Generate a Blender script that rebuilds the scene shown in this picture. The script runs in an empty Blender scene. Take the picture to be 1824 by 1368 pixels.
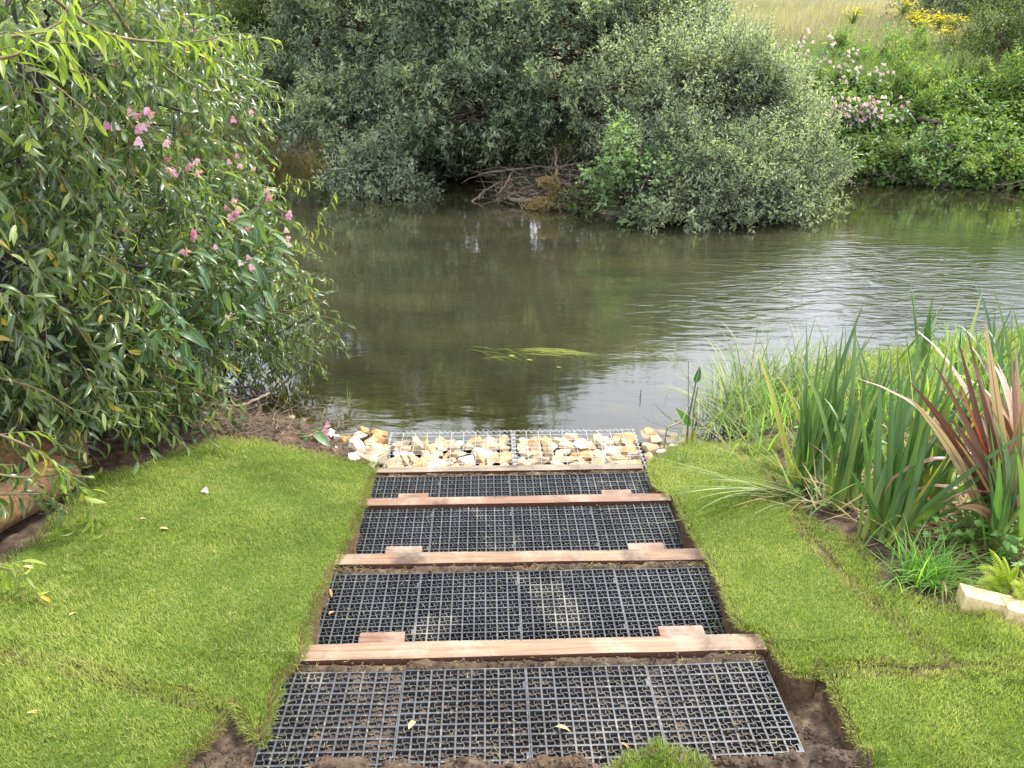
import bpy, bmesh, math, random
import numpy as np
from mathutils import Vector, Matrix, noise as mnoise
R = math.radians
random.seed(7); rng = np.random.default_rng(7)
S = bpy.context.scene
COL = S.collection

# ------------------------------------------------------------ camera
F, PITCH, EYE = 1370.0, R(25.0), 2.13
cam_d = bpy.data.cameras.new("camera"); cam = bpy.data.objects.new("camera", cam_d); COL.objects.link(cam)
cam.location = (0, 0, EYE); cam.rotation_euler = (R(90) - PITCH, 0, 0)
cam_d.sensor_width = 36; cam_d.lens = 36 * F / 1824; cam_d.clip_start = .05; cam_d.clip_end = 2000
S.camera = cam
# ------------------------------------------------------------ world and sun
SUN_EL, SUN_AZ = R(56), R(48)       # azimuth from +Y towards +X: ahead of the camera and to the right
W = bpy.data.worlds.new("World"); S.world = W; W.use_nodes = True
nt = W.node_tree; nt.nodes.clear()
out = nt.nodes.new('ShaderNodeOutputWorld'); bg = nt.nodes.new('ShaderNodeBackground')
sky = nt.nodes.new('ShaderNodeTexSky'); sky.sky_type = 'NISHITA'; sky.sun_disc = False
sky.sun_elevation = SUN_EL; sky.sun_rotation = SUN_AZ; sky.air_density = 1.2; sky.dust_density = 2.5
tc = nt.nodes.new('ShaderNodeTexCoord'); mp = nt.nodes.new('ShaderNodeMapping'); mp.inputs['Scale'].default_value = (1, 1, 2.6)
nz = nt.nodes.new('ShaderNodeTexNoise'); nz.inputs['Scale'].default_value = 2.2; nz.inputs['Detail'].default_value = 7; nz.inputs['Roughness'].default_value = .55
rp = nt.nodes.new('ShaderNodeValToRGB'); rp.color_ramp.elements[0].position = .28; rp.color_ramp.elements[1].position = .50
cl = nt.nodes.new('ShaderNodeValToRGB'); cl.color_ramp.elements[0].position = .35; cl.color_ramp.elements[1].position = .75
cl.color_ramp.elements[0].color = (.80, .83, .88, 1); cl.color_ramp.elements[1].color = (1, 1, 1, 1)
nz2 = nt.nodes.new('ShaderNodeTexNoise'); nz2.inputs['Scale'].default_value = 4.1; nz2.inputs['Detail'].default_value = 6
mul = nt.nodes.new('ShaderNodeMix'); mul.data_type = 'RGBA'; mul.blend_type = 'MULTIPLY'; mul.inputs[0].default_value = 1
mul.inputs[7].default_value = (12, 12.3, 13, 1)
mx = nt.nodes.new('ShaderNodeMix'); mx.data_type = 'RGBA'
L_ = nt.links.new
L_(tc.outputs['Generated'], mp.inputs[0]); L_(mp.outputs[0], nz.inputs[0]); L_(mp.outputs[0], nz2.inputs[0])
L_(nz.outputs[0], rp.inputs[0]); L_(nz2.outputs[0], cl.inputs[0]); L_(cl.outputs[0], mul.inputs[6])
L_(rp.outputs[0], mx.inputs[0]); L_(sky.outputs[0], mx.inputs[6]); L_(mul.outputs[2], mx.inputs[7])
L_(mx.outputs[2], bg.inputs[0]); bg.inputs[1].default_value = .11; L_(bg.outputs[0], out.inputs[0])
sd = bpy.data.lights.new("sun", 'SUN'); so = bpy.data.objects.new("sun", sd); COL.objects.link(so)
sd.energy = 3.6; sd.angle = R(7); sd.color = (1, .965, .91)
sv = Vector((math.sin(SUN_AZ) * math.cos(SUN_EL), math.cos(SUN_AZ) * math.cos(SUN_EL), math.sin(SUN_EL)))
so.rotation_euler = sv.to_track_quat('Z', 'Y').to_euler(); so.location = (0, 0, 20)
S.view_settings.view_transform = 'Standard'; S.view_settings.look = 'None'; S.view_settings.gamma = 1
S.view_settings.exposure = 1.08
S.render.engine = 'CYCLES'
cy = S.cycles
cy.max_bounces = 7; cy.diffuse_bounces = 3; cy.glossy_bounces = 3; cy.transmission_bounces = 3; cy.transparent_max_bounces = 10
cy.caustics_reflective = False; cy.caustics_refractive = False; cy.sample_clamp_indirect = 8; cy.sample_clamp_direct = 5
cy.use_denoising = True

# ------------------------------------------------------------ projection helpers (build-time measuring only)
cp, sp_ = math.cos(PITCH), math.sin(PITCH)
def ray(u, v):
    a, b = (u - 912) / F, (v - 684) / F
    return Vector((a, cp - b * sp_, -sp_ - b * cp))
def Wz(u, v, z=0.0):
    d = ray(u, v); t = (z - EYE) / d.z
    return Vector((d.x * t, d.y * t, z))
def Py(u, v, y):
    d = ray(u, v); t = y / d.y
    return Vector((d.x * t, y, EYE + d.z * t))

# ------------------------------------------------------------ numpy noise
_T = rng.random((256, 256)) * 2 - 1
def vn(x, y, f, s=0):
    x = np.asarray(x, float) * f + s * 17.3; y = np.asarray(y, float) * f + s * 9.7
    xi = np.floor(x).astype(int); yi = np.floor(y).astype(int); fx = x - xi; fy = y - yi
    fx = fx * fx * (3 - 2 * fx); fy = fy * fy * (3 - 2 * fy)
    a = _T[xi & 255, yi & 255]; b = _T[(xi + 1) & 255, yi & 255]; c = _T[xi & 255, (yi + 1) & 255]; d = _T[(xi + 1) & 255, (yi + 1) & 255]
    return (a * (1 - fx) + b * fx) * (1 - fy) + (c * (1 - fx) + d * fx) * fy
def fbm(x, y, f, o=4, s=0):
    r = 0; a = 1
    for i in range(o):
        r = r + a * vn(x, y, f, s + i * 3); f *= 2.03; a *= .5
    return r
def sstep(a, b, x):
    t = np.clip((np.asarray(x, float) - a) / (b - a), 0, 1); return t * t * (3 - 2 * t)

# ------------------------------------------------------------ stairs frame
TH = R(1.8); CX, CY0 = .037, 1.648       # origin: middle of the far edge of the top row of grids
ex = Vector((math.cos(TH), math.sin(TH), 0)); ey = Vector((-math.sin(TH), math.cos(TH), 0))
def st(s, t, z): return Vector((CX, CY0, 0)) + ex * s + ey * t + Vector((0, 0, z))
def st_inv(x, y):
    dx, dy = np.asarray(x) - CX, np.asarray(y) - CY0
    return dx * ex.x + dy * ex.y, dx * ey.x + dy * ey.y
TZ = [.50, .39, .247, .11]                      # tread levels
BT = [.517, .404, .262, .122]                   # timber tops
def ty(v, z): return Wz(920, v, z).y - CY0
PF = [-.337 - .030, ty(1135, TZ[1]) - .012, ty(977, TZ[2]) - .032, ty(880, TZ[3]) - .165]
BF = [ty(1167, BT[0]), ty(1001, BT[1]), ty(896, BT[2]), ty(838, BT[3])]
BW = [.062, .062, .056, .05]
BLEN = [(-.672, .692), (-.705, .69), (-.70, .69), (-.70, .665)]
PS = .337

# ------------------------------------------------------------ terrain
def shore(x): return np.interp(x, [-30, -8, -5, -3, -1.9, -1.45, -1.1, -.8, 0, .8, 1.1, 1.25, 1.5, 2.2, 3.5, 6, 30],
                               [12, 7.2, 6.0, 5.1, 4.55, 4.15, 4.0, 3.98, 3.95, 3.95, 3.85, 3.86, 4.15, 4.85, 5.35, 6.0, 8])
def farshore(x): return np.interp(x, [-60, -30, -4.3, -1, 3, 6.2, 7.4, 12, 30, 60], [24, 20, 14.4, 12.6, 11.9, 11.7, 11.3, 10.5, 8.5, 6])
def base_h(x, y):
    x = np.asarray(x, float); y = np.asarray(y, float)
    d = shore(x) - y
    near = np.interp(d, [-6, -3, -1.6, -.35, 0, .2, .5, 1, 1.5, 2.2, 2.7, 4, 40], [-1.2, -1.0, -.6, -.16, -.01, .06, .19, .315, .435, .545, .585, .62, .8])
    e = y - farshore(x)
    k = sstep(-4, 3, x)
    hr = np.interp(e, [-4, -1.2, 0, .5, 1.5, 3.5, 5.5, 10, 16, 30, 400], [-1.2, -.5, -.01, .42, 1.0, 1.45, 1.72, 1.98, 2.35, 3.2, 14])
    hl = np.interp(e, [-4, -1.2, 0, .5, 1.5, 3.5, 8, 20, 60, 400], [-1.2, -.5, -.01, .35, .8, 1.1, 1.5, 2.6, 5.0, 28])
    far = hl * (1 - k) + hr * k
    return np.where(e > -4, np.maximum(far, np.where(d < 0, near, -9)) * 1.0, near)
def step_h(t):
    z = np.full(np.shape(t), TZ[0] - .014)
    for i in range(4):
        nz_ = (TZ[i + 1] - .024) if i < 3 else -.22
        z = np.where(t > BF[i] + .03, nz_, z)
    return z
def soil_h(x, y):
    h = base_h(x, y)
    s, t = st_inv(x, y)
    h = h - .20 * sstep(3.68, 3.86, y) * sstep(-1.12, -.95, x) * (1 - sstep(1.12, 1.3, x)) * (np.asarray(y) < 4.6)
    near = (np.asarray(y) < 9)
    lump = fbm(x, y, 9, 4, 2) * .012 + np.abs(fbm(x, y, 34, 3, 5)) * .008
    h = h + np.where(near & (h > -.3), lump, fbm(x, y, .5, 4, 1) * .08)
    inside = (s > -.70) & (s < .70) & (t > -.36) & (t < BF[3] + .40)
    wob = .02 * vn(x, y, 12, 8)
    hs = step_h(t)
    # bare earth strips that hold each tread against its timber
    for i in range(4):
        pe = PF[i] + PS + (0 if i else 0)
        hs = np.where((t > pe + .004) & (t < BF[i] + .03), TZ[i] - .004 + (BT[i] - TZ[i]) * .62 * sstep(pe, pe + .03, t) + np.abs(fbm(x, y, 40, 3, 4)) * .006, hs)
        hs = np.where((t > BF[i] - .004) & (t < BF[i] + .03), TZ[i] - .01, hs)
    hs = hs + np.where(t < BF[3] + .03, np.abs(fbm(x, y, 50, 2, 9)) * .007, 0)
    edge = sstep(.695, .76, np.abs(s) + wob); h = np.where((np.abs(s) < 1.3) & (t < BF[3] + .5) & (t > -.6), np.minimum(h, h * sstep(.66, 1.25, np.abs(s)) + (1 - sstep(.66, 1.25, np.abs(s))) * (np.interp(t, [-.6, 0, BF[0], BF[1], BF[2], BF[3], BF[3] + .4], [TZ[0], TZ[0], .515, .4, .255, .115, .03]) )), h)
    h2 = hs * (1 - edge) + h * edge
    trench = sstep(.66, .70, s) * (1 - sstep(.80, .92, s)) * (1 - sstep(-.05, .03, t)) * .05
    h2 = np.where((np.abs(s) < .80) & (t > -.40) & (t < BF[3] + .42), np.where(np.abs(s) < .70, hs, h2), h)
    h2 = h2 - trench
    # crumbled earth ridge in front of the first row
    rdg = np.exp(-((t + .375 - .03 * vn(x, y, 5, 3)) / .05) ** 2) * (np.abs(s) < .85) * (.052 + .03 * vn(x, y, 9, 6) + .02 * vn(x, y, 28, 1))
    h2 = np.where((t < -.28) & (np.abs(s) < .85), np.maximum(h2, TZ[0] - .03 + rdg * 1.25), h2)
    return h2
def ground_z(x, y): return float(soil_h(np.array([x]), np.array([y]))[0])
def turf_h(x, y):
    """level of the laid turf: the bank, dipping down towards the cut steps"""
    b = base_h(x, y); s, t = st_inv(x, y)
    step = np.interp(t, [-.6, 0, BF[0], BF[1], BF[2], BF[3], BF[3] + .4], [TZ[0] + .01, TZ[0] + .012, .522, .405, .262, .12, .06])
    k = 1 - sstep(.66, 1.25, np.abs(s)); k = k * (t < BF[3] + .5)
    hump = .022 * fbm(x, y, 2.4, 3, 4)
    return b * (1 - k) + step * k + hump * (1 - k) + .012
def G(u, v, f=turf_h):
    z = .4
    for _ in range(14):
        p = Wz(u, v, z); z = .5 * z + .5 * float(f(np.array([p.x]), np.array([p.y]))[0])
    return Wz(u, v, z)

# ------------------------------------------------------------ mesh and object helpers
def mesh_np(name, V, quads=None, tris=None, attr=None, smooth=True, mi=None):
    me = bpy.data.meshes.new(name)
    V = np.ascontiguousarray(V, dtype=np.float32)
    me.vertices.add(len(V)); me.vertices.foreach_set('co', V.ravel())
    parts = []; starts = []; n = 0
    if quads is not None and len(quads):
        q = np.asarray(quads, dtype=np.int32); parts.append(q.ravel()); starts.append(np.arange(len(q), dtype=np.int32) * 4); n = len(q) * 4
    if tris is not None and len(tris):
        q = np.asarray(tris, dtype=np.int32); parts.append(q.ravel()); starts.append(n + np.arange(len(q), dtype=np.int32) * 3)
    lv = np.concatenate(parts); ls = np.concatenate(starts)
    me.loops.add(len(lv)); me.loops.foreach_set('vertex_index', lv)
    me.polygons.add(len(ls)); me.polygons.foreach_set('loop_start', ls)
    if mi is not None: me.polygons.foreach_set('material_index', np.asarray(mi, dtype=np.int32))
    me.update(calc_edges=True)
    me.polygons.foreach_set('use_smooth', np.full(len(ls), smooth, dtype=bool))
    if attr is not None:
        a = me.attributes.new('Col', 'FLOAT_COLOR', 'POINT')
        c = np.ones((len(V), 4), dtype=np.float32); c[:, :3] = attr; a.data.foreach_set('color', c.ravel())
    me.update()
    return me
def tag(o, label=None, cat=None, group=None, kind=None):
    if label: o['label'] = label
    if cat: o['category'] = cat
    if group: o['group'] = group
    if kind: o['kind'] = kind
    return o
def obj(name, me, mat=None, parent=None, loc=None):
    o = bpy.data.objects.new(name, me); COL.objects.link(o)
    if mat is not None and me is not None and not me.materials:
        for m in (mat if isinstance(mat, list) else [mat]): me.materials.append(m)
    if loc is not None: o.location = loc
    if parent is not None:
        o.parent = parent; o.matrix_parent_inverse = Matrix.Translation(parent.location).inverted() if loc is None else Matrix()
    return o
def empty(name, loc, label, cat, group=None):
    o = bpy.data.objects.new(name, None); COL.objects.link(o); o.location = loc; o.empty_display_size = .1
    return tag(o, label, cat, group)
def bm_mesh(name, bm, smooth=False):
    me = bpy.data.meshes.new(name); bm.to_mesh(me); bm.free()
    if smooth: me.polygons.foreach_set('use_smooth', [True] * len(me.polygons))
    return me
class Geo:
    def __init__(s): s.V = []; s.Q = []; s.T = []; s.A = []; s.n = 0; s.m = []; s.cur = 0
    def add(s, V, Q=None, A=None, T=None):
        V = np.asarray(V, float).reshape(-1, 3)
        if Q is not None and len(Q): s.Q.append(np.asarray(Q) + s.n); s.m.append(np.full(len(Q), s.cur))
        if T is not None and len(T): s.T.append(np.asarray(T) + s.n)
        s.V.append(V); s.A.append(np.zeros((len(V), 3)) + .5 if A is None else A); s.n += len(V); return s
    def mesh(s, name, smooth=True):
        return mesh_np(name, np.concatenate(s.V), np.concatenate(s.Q) if s.Q else None, np.concatenate(s.T) if s.T else None, np.concatenate(s.A), smooth, mi=(np.concatenate(s.m) if s.cur and not s.T else None))
def norm(a): return a / np.maximum(np.linalg.norm(a, axis=-1, keepdims=True), 1e-9)

# many tubes at once: P (N,K,3), r (N,K)
def tubes(P, r, sides=5):
    P = np.asarray(P, float); N, K, _ = P.shape; r = np.broadcast_to(np.asarray(r, float), (N, K))
    T = np.gradient(P, axis=1) if K > 1 else P
    T = norm(T); ref = np.where(np.abs(T[..., 2:3]) > .9, np.array([1., 0, 0]), np.array([0, 0, 1.]))
    A = norm(np.cross(T, ref)); B = np.cross(T, A)
    an = np.arange(sides) * 2 * math.pi / sides
    V = P[:, :, None, :] + r[:, :, None, None] * (np.cos(an)[None, None, :, None] * A[:, :, None, :] + np.sin(an)[None, None, :, None] * B[:, :, None, :])
    idx = np.arange(N * K * sides).reshape(N, K, sides)
    a = idx[:, :-1, :]; b = np.roll(idx, -1, 2)[:, :-1, :]; c = np.roll(idx, -1, 2)[:, 1:, :]; d = idx[:, 1:, :]
    Q = np.stack([a, b, c, d], -1).reshape(-1, 4)
    rnd = np.repeat(rng.random(N), K * sides); al = np.tile(np.repeat(np.linspace(0, 1, K), sides), N)
    return V.reshape(-1, 3), Q, np.stack([rnd, np.zeros_like(rnd), al], -1)
def curve(pts, n=12):
    """smooth Catmull-Rom path through pts"""
    p = [np.array(q, float) for q in pts]; p = [2 * p[0] - p[1]] + p + [2 * p[-1] - p[-2]]
    o = []
    m = len(p) - 3
    for i in range(n):
        f = i / (n - 1) * m; k = min(int(f), m - 1); t = f - k
        a, b, c, d = p[k:k + 4]
        o.append(.5 * ((2 * b) + (-a + c) * t + (2 * a - 5 * b + 4 * c - d) * t * t + (-a + 3 * b - 3 * c + d) * t ** 3))
    return np.array(o)
def tube1(pts, r0, r1, n=12, sides=7, wob=0):
    P = curve(pts, n)
    if wob: P = P + rng.normal(0, wob, P.shape)
    return tubes(P[None], np.linspace(r0, r1, n)[None], sides)

# leaf templates; unit length along y
def leaf_t(nl=5, fold=.25, curl=.9, kind='lance', cols=3, wave=0):
    V = []; y = z = 0.
    for i in range(nl + 1):
        s = i / nl
        if kind == 'lance': w = (math.sin(math.pi * min(1, s ** .8)) ** .85) if 0 < s < 1 else 0
        elif kind == 'ovate': w = math.sin(math.pi * s ** .62) ** .8 if 0 < s < 1 else 0
        else: w = math.sin(math.pi * s ** 1.1) ** .7 if 0 < s < 1 else 0
        w = max(w, .03)
        a = curl * s
        if i: y += math.cos(a) / nl; z -= math.sin(a) / nl
        wz = wave * math.sin(i * 2.4)
        if cols == 3: V += [(-w / 2, y, z + fold * w * .18 + wz, s, 1), (0, y, z, s, 0), (w / 2, y, z + fold * w * .18 - wz, s, 1)]
        else: V += [(-w / 2, y, z, s, 1), (w / 2, y, z, s, 1)]
    V = np.array(V); Q = []
    for i in range(nl):
        for c in range(cols - 1):
            a = i * cols + c; Q.append((a, a + 1, a + cols + 1, a + cols))
    return V, np.array(Q)
FARLEAF = (np.array([(0, 0, 0, 0, 0), (-.5, .45, .07, .5, 1), (0, 1, -.12, 1, 0), (.5, .45, .07, .5, 1)], float), np.array([(0, 3, 2, 1)]))
def place(geo, T, pos, Y, Zh, L, Wd, rnd):
    V, Q = T; N = len(pos); n = len(V)
    Y = norm(Y); X = norm(np.cross(Y, Zh)); Z = np.cross(X, Y)
    P = pos[:, None, :] + V[None, :, 0, None] * Wd[:, None, None] * X[:, None, :] + V[None, :, 1, None] * L[:, None, None] * Y[:, None, :] + V[None, :, 2, None] * L[:, None, None] * Z[:, None, :]
    A = np.zeros((N, n, 3)); A[..., 0] = rnd[:, None]; A[..., 1] = V[None, :, 4]; A[..., 2] = V[None, :, 3]
    Qs = (Q[None] + (np.arange(N) * n)[:, None, None]).reshape(-1, Q.shape[1])
    geo.add(P.reshape(-1, 3), Qs, A.reshape(-1, 3))
# leaves along many twigs: TP (N,K,3)
def leaves_on(geo, TP, per, L, wr, tmpls, spread=.75, droop=.0, face_up=.6, start=.12, tipyoung=True, rnd0=None):
    N, K, _ = TP.shape
    for k in range(per):
        f = start + (1 - start) * (k + .5) / per + rng.uniform(-.3, .3, N) / per
        f = np.clip(f, 0, .999) * (K - 1); i = f.astype(int); fr = (f - i)[:, None]
        ar = np.arange(N); p = TP[ar, i] * (1 - fr) + TP[ar, i + 1] * fr; d = norm(TP[ar, i + 1] - TP[ar, i])
        ref = norm(rng.normal(0, 1, (N, 3))); side = norm(np.cross(d, ref))
        tip = (k + .5) / per
        Y = norm(d * (1 - spread + .35 * tip) + side * spread + np.array([0, 0, -1.]) * droop * rng.uniform(.4, 1.3, (N, 1)))
        Zh = norm(np.array([0, 0, 1.]) * face_up + norm(rng.normal(0, 1, (N, 3))) * (1 - face_up) + d * .25)
        LL = L * rng.uniform(.65, 1.15, N) * (1 - .35 * tip ** 3)
        r = (rng.random(N) * .8 + (.16 if (tipyoung and tip > .8) else 0)) if rnd0 is None else np.clip(rnd0 + rng.normal(0, .1, N), 0, .97)
        r = np.where(rng.random(N) > .985, .995, r)
        place(geo, tmpls[k % len(tmpls)], p, Y, Zh, LL, LL * wr * rng.uniform(.8, 1.2, N), r)
def twigs_from(pos, dirs, L, K=3, sag=.15, up=0.):
    N = len(pos); s = np.linspace(0, 1, K)[None, :, None]; L = np.broadcast_to(L, (N,))[:, None, None]
    return pos[:, None, :] + dirs[:, None, :] * s * L + np.array([0, 0, 1.]) * (s ** 2) * L * (up - sag) + rng.normal(0, .015, (N, K, 3)) * s * L * 3
# ribbons: grasses, sedges, irises
def blades(base, az, tilt, bend, L, Wd, nseg=4, cols=2, fold=.15, taper=1.6, rnd=None, gz=None, twist=0):
    N = len(base); az, tilt, bend, L, Wd = [np.broadcast_to(np.asarray(q, float), (N,)) for q in (az, tilt, bend, L, Wd)]
    s = np.linspace(0, 1, nseg + 1); th = tilt[:, None] + bend[:, None] * s[None] ** 1.5
    ds = L[:, None] / nseg
    dirh = np.stack([np.sin(az), np.cos(az), np.zeros(N)], -1)
    hx = np.concatenate([np.zeros((N, 1)), np.cumsum(np.sin(th[:, :-1]) * ds, 1)], 1); hz = np.concatenate([np.zeros((N, 1)), np.cumsum(np.cos(th[:, :-1]) * ds, 1)], 1)
    P = base[:, None, :] + dirh[:, None, :] * hx[..., None]; P[..., 2] += hz
    if gz is not None:
        g = gz(P[..., 0].ravel(), P[..., 1].ravel()).reshape(P.shape[:2]) + .008; P[..., 2] = np.maximum(P[..., 2], g)
    ta = az[:, None] + math.pi / 2 + twist * (s[None] - .3) * (rng.random((N, 1)) - .5) * 2 + (rng.random((N, 1)) - .5) * .9
    side = np.stack([np.sin(ta), np.cos(ta), np.zeros_like(ta)], -1)
    w = Wd[:, None] * (np.minimum(1, (s + .02) * 6 + .55) * np.clip(1 - s ** taper, 0, 1) + .02)[None]
    nrm = norm(np.cross(side, norm(np.gradient(P, axis=1))))
    if cols == 2: V = np.stack([P - side * w[..., None] / 2, P + side * w[..., None] / 2], 2)
    else: V = np.stack([P - side * w[..., None] / 2 + nrm * w[..., None] * fold, P, P + side * w[..., None] / 2 + nrm * w[..., None] * fold], 2)
    idx = np.arange(N * (nseg + 1) * cols).reshape(N, nseg + 1, cols)
    Q = np.stack([idx[:, :-1, :-1], idx[:, :-1, 1:], idx[:, 1:, 1:], idx[:, 1:, :-1]], -1).reshape(-1, 4)
    A = np.zeros(V.shape); A[..., 0] = (rng.random(N) if rnd is None else rnd)[:, None, None]
    A[..., 1] = np.array([1, 1] if cols == 2 else [1, 0, 1])[None, None, :]; A[..., 2] = s[None, :, None]
    return V.reshape(-1, 3), Q, A.reshape(-1, 3)

# ------------------------------------------------------------ materials
def nmat(name):
    m = bpy.data.materials.new(name); m.use_nodes = True; t = m.node_tree
    for n in list(t.nodes):
        if n.type != 'OUTPUT_MATERIAL': t.nodes.remove(n)
    return m, t, [n for n in t.nodes if n.type == 'OUTPUT_MATERIAL'][0]
def N(t, ty, **kw):
    n = t.nodes.new(ty)
    for k, v in kw.items():
        if k in n.inputs: n.inputs[k].default_value = v
        else: setattr(n, k, v)
    return n
def ramp(t, stops, src):
    r = t.nodes.new('ShaderNodeValToRGB'); e = r.color_ramp.elements
    while len(e) < len(stops): e.new(.5)
    for q, (p, c) in zip(e, stops): q.position = p; q.color = (*c, 1) if len(c) == 3 else c
    t.links.new(src, r.inputs[0]); return r.outputs[0]
def mix(t, a, b, f, mode='MIX'):
    m = t.nodes.new('ShaderNodeMix'); m.data_type = 'RGBA'; m.blend_type = mode
    for i, q in ((0, f), (6, a), (7, b)):
        if hasattr(q, 'default_value') or hasattr(q, 'links'): t.links.new(q, m.inputs[i])
        else: m.inputs[i].default_value = q if i == 0 else (*q, 1)
    return m.outputs[2]
def noise(t, scale, detail=5, rough=.55, vec=None, dist=0):
    n = N(t, 'ShaderNodeTexNoise'); n.inputs['Scale'].default_value = scale; n.inputs['Detail'].default_value = detail; n.inputs['Roughness'].default_value = rough; n.inputs['Distortion'].default_value = dist
    if vec is None:
        g = N(t, 'ShaderNodeNewGeometry'); vec = g.outputs['Position']
    t.links.new(vec, n.inputs['Vector']); return n.outputs[0]
def stretch(t, sc, rot=(0, 0, 0), src='Position'):
    if src == 'Position': g = N(t, 'ShaderNodeNewGeometry').outputs['Position']
    else: g = N(t, 'ShaderNodeTexCoord').outputs['Object']
    m = N(t, 'ShaderNodeMapping'); m.inputs['Scale'].default_value = sc; m.inputs['Rotation'].default_value = rot
    t.links.new(g, m.inputs[0]); return m.outputs[0]
def bump(t, h, strength, dist=.01):
    b = N(t, 'ShaderNodeBump'); b.inputs['Strength'].default_value = strength; b.inputs['Distance'].default_value = dist
    t.links.new(h, b.inputs['Height']); return b.outputs[0]
def pbr(t, out, col, rough=.6, spec=.4, nrm=None, transl=0, tcol=None):
    p = N(t, 'ShaderNodeBsdfPrincipled'); p.inputs['Specular IOR Level'].default_value = spec
    if hasattr(rough, 'links'): t.links.new(rough, p.inputs['Roughness'])
    else: p.inputs['Roughness'].default_value = rough
    if hasattr(col, 'links'): t.links.new(col, p.inputs['Base Color'])
    else: p.inputs['Base Color'].default_value = (*col, 1)
    if nrm is not None: t.links.new(nrm, p.inputs['Normal'])
    if transl:
        tr = N(t, 'ShaderNodeBsdfTranslucent'); ms = N(t, 'ShaderNodeMixShader'); ms.inputs[0].default_value = transl
        tc_ = mix(t, col, tcol or (1.5, 1.7, .6), 1.0, 'MULTIPLY'); t.links.new(tc_, tr.inputs[0])
        t.links.new(p.outputs[0], ms.inputs[1]); t.links.new(tr.outputs[0], ms.inputs[2]); t.links.new(ms.outputs[0], out.inputs[0])
    else: t.links.new(p.outputs[0], out.inputs[0])
    return p
def leaf_mat(name, stops, rib=None, rough=.45, spec=.45, transl=.3, back=(1.25, 1.2, 1.25), basecol=None, patch=None, tipcol=None):
    m, t, o = nmat(name)
    a = N(t, 'ShaderNodeAttribute', attribute_name='Col'); s = N(t, 'ShaderNodeSeparateColor'); t.links.new(a.outputs['Color'], s.inputs[0])
    c = ramp(t, stops, s.outputs[0])
    if rib: c = mix(t, rib, c, ramp(t, [(.03, (0, 0, 0)), (.16, (1, 1, 1))], s.outputs[1]))
    if basecol: c = mix(t, basecol, c, ramp(t, [(0, (0, 0, 0)), (.35, (1, 1, 1))], s.outputs[2]))
    if tipcol: c = mix(t, c, tipcol, ramp(t, [(.86, (0, 0, 0)), (1, (1, 1, 1))], s.outputs[2]))
    if patch:
        c = mix(t, c, patch[1], ramp(t, [(.42, (0, 0, 0)), (.68, (patch[2],) * 3)], noise(t, patch[0], 4)), 'MULTIPLY')
    g = N(t, 'ShaderNodeNewGeometry'); cb = mix(t, c, back, 1.0, 'MULTIPLY')
    c = mix(t, c, cb, g.outputs['Backfacing'])
    pbr(t, o, c, rough, spec, None, transl); return m
def simple(name, stops, scale=20, rough=.8, spec=.3, bmp=.4, bd=.004, detail=6, vec=None):
    m, t, o = nmat(name); n = noise(t, scale, detail, .6, vec(t) if vec else None)
    pbr(t, o, ramp(t, stops, n), rough, spec, bump(t, n, bmp, bd)); return m
# ============================================================ the setting
M = {}
def soil_mat(name, dark, mid, dry, sc=22, bd=.012):
    m, t, o = nmat(name)
    n1 = noise(t, sc, 8, .62); n2 = noise(t, 3.1, 4)
    c = ramp(t, [(.3, dark), (.55, mid), (.75, dry)], n1)
    c = mix(t, c, (1.5, 1.38, 1.2), ramp(t, [(.45, (0, 0, 0)), (.7, (1, 1, 1))], n2), 'MULTIPLY')
    c = mix(t, c, (.30, .24, .17), ramp(t, [(.66, (0, 0, 0)), (.74, (.8, .8, .8))], noise(t, 130, 3)))
    pbr(t, o, c, .88, .25, bump(t, n1, .9, bd)); return m
M['soil'] = soil_mat('soil', (.028, .018, .012), (.085, .058, .038), (.20, .148, .10))
M['silt'] = simple('silt', [(.3, (.028, .03, .012)), (.5, (.075, .07, .028)), (.68, (.17, .14, .065))], 5, .9, .2, .5, .02, vec=lambda t: stretch(t, (1, 2.2, 1)))
M['meadow'] = simple('meadow', [(.3, (.05, .06, .02)), (.7, (.2, .18, .08))], 6, .9, .1, .8, .05)

gx = np.unique(np.concatenate([np.linspace(-400, -40, 14), np.linspace(-40, -8, 34), np.linspace(-8, -2.5, 60), np.arange(-2.5, 2.6, .013), np.linspace(2.6, 9, 66), np.linspace(9, 40, 36), np.linspace(40, 400, 14)]))
gy = np.unique(np.concatenate([np.linspace(-60, -1, 14), np.linspace(-1, .8, 20), np.arange(.8, 4.4, .013), np.linspace(4.41, 9, 60), np.linspace(9, 22, 90), np.linspace(22, 60, 30), np.linspace(60, 900, 20)]))
def grid_mesh(name, gx, gy, hf, keep=None, mif=None, attr=None):
    X, Y = np.meshgrid(gx, gy); V = np.stack([X, Y, hf(X, Y)], -1).reshape(-1, 3)
    nx, ny = len(gx), len(gy); i = np.arange(nx * ny).reshape(ny, nx)
    Q = np.stack([i[:-1, :-1], i[:-1, 1:], i[1:, 1:], i[1:, :-1]], -1).reshape(-1, 4)
    if keep is not None:
        k = keep(V[Q].mean(1)); Q = Q[k]; u, inv = np.unique(Q, return_inverse=True); V = V[u]; Q = inv.reshape(-1, 4)
    return mesh_np(name, V, Q, attr=attr(V) if attr else None, mi=mif(V[Q].mean(1)) if mif else None)
def gmi(c): return np.where(c[:, 2] < -.02, 1, np.where(c[:, 1] > 9, 2, 0))
ground = obj('ground', grid_mesh('ground', gx, gy, soil_h, mif=gmi), [M['soil'], M['silt'], M['meadow']]); tag(ground, kind='structure')

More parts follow.
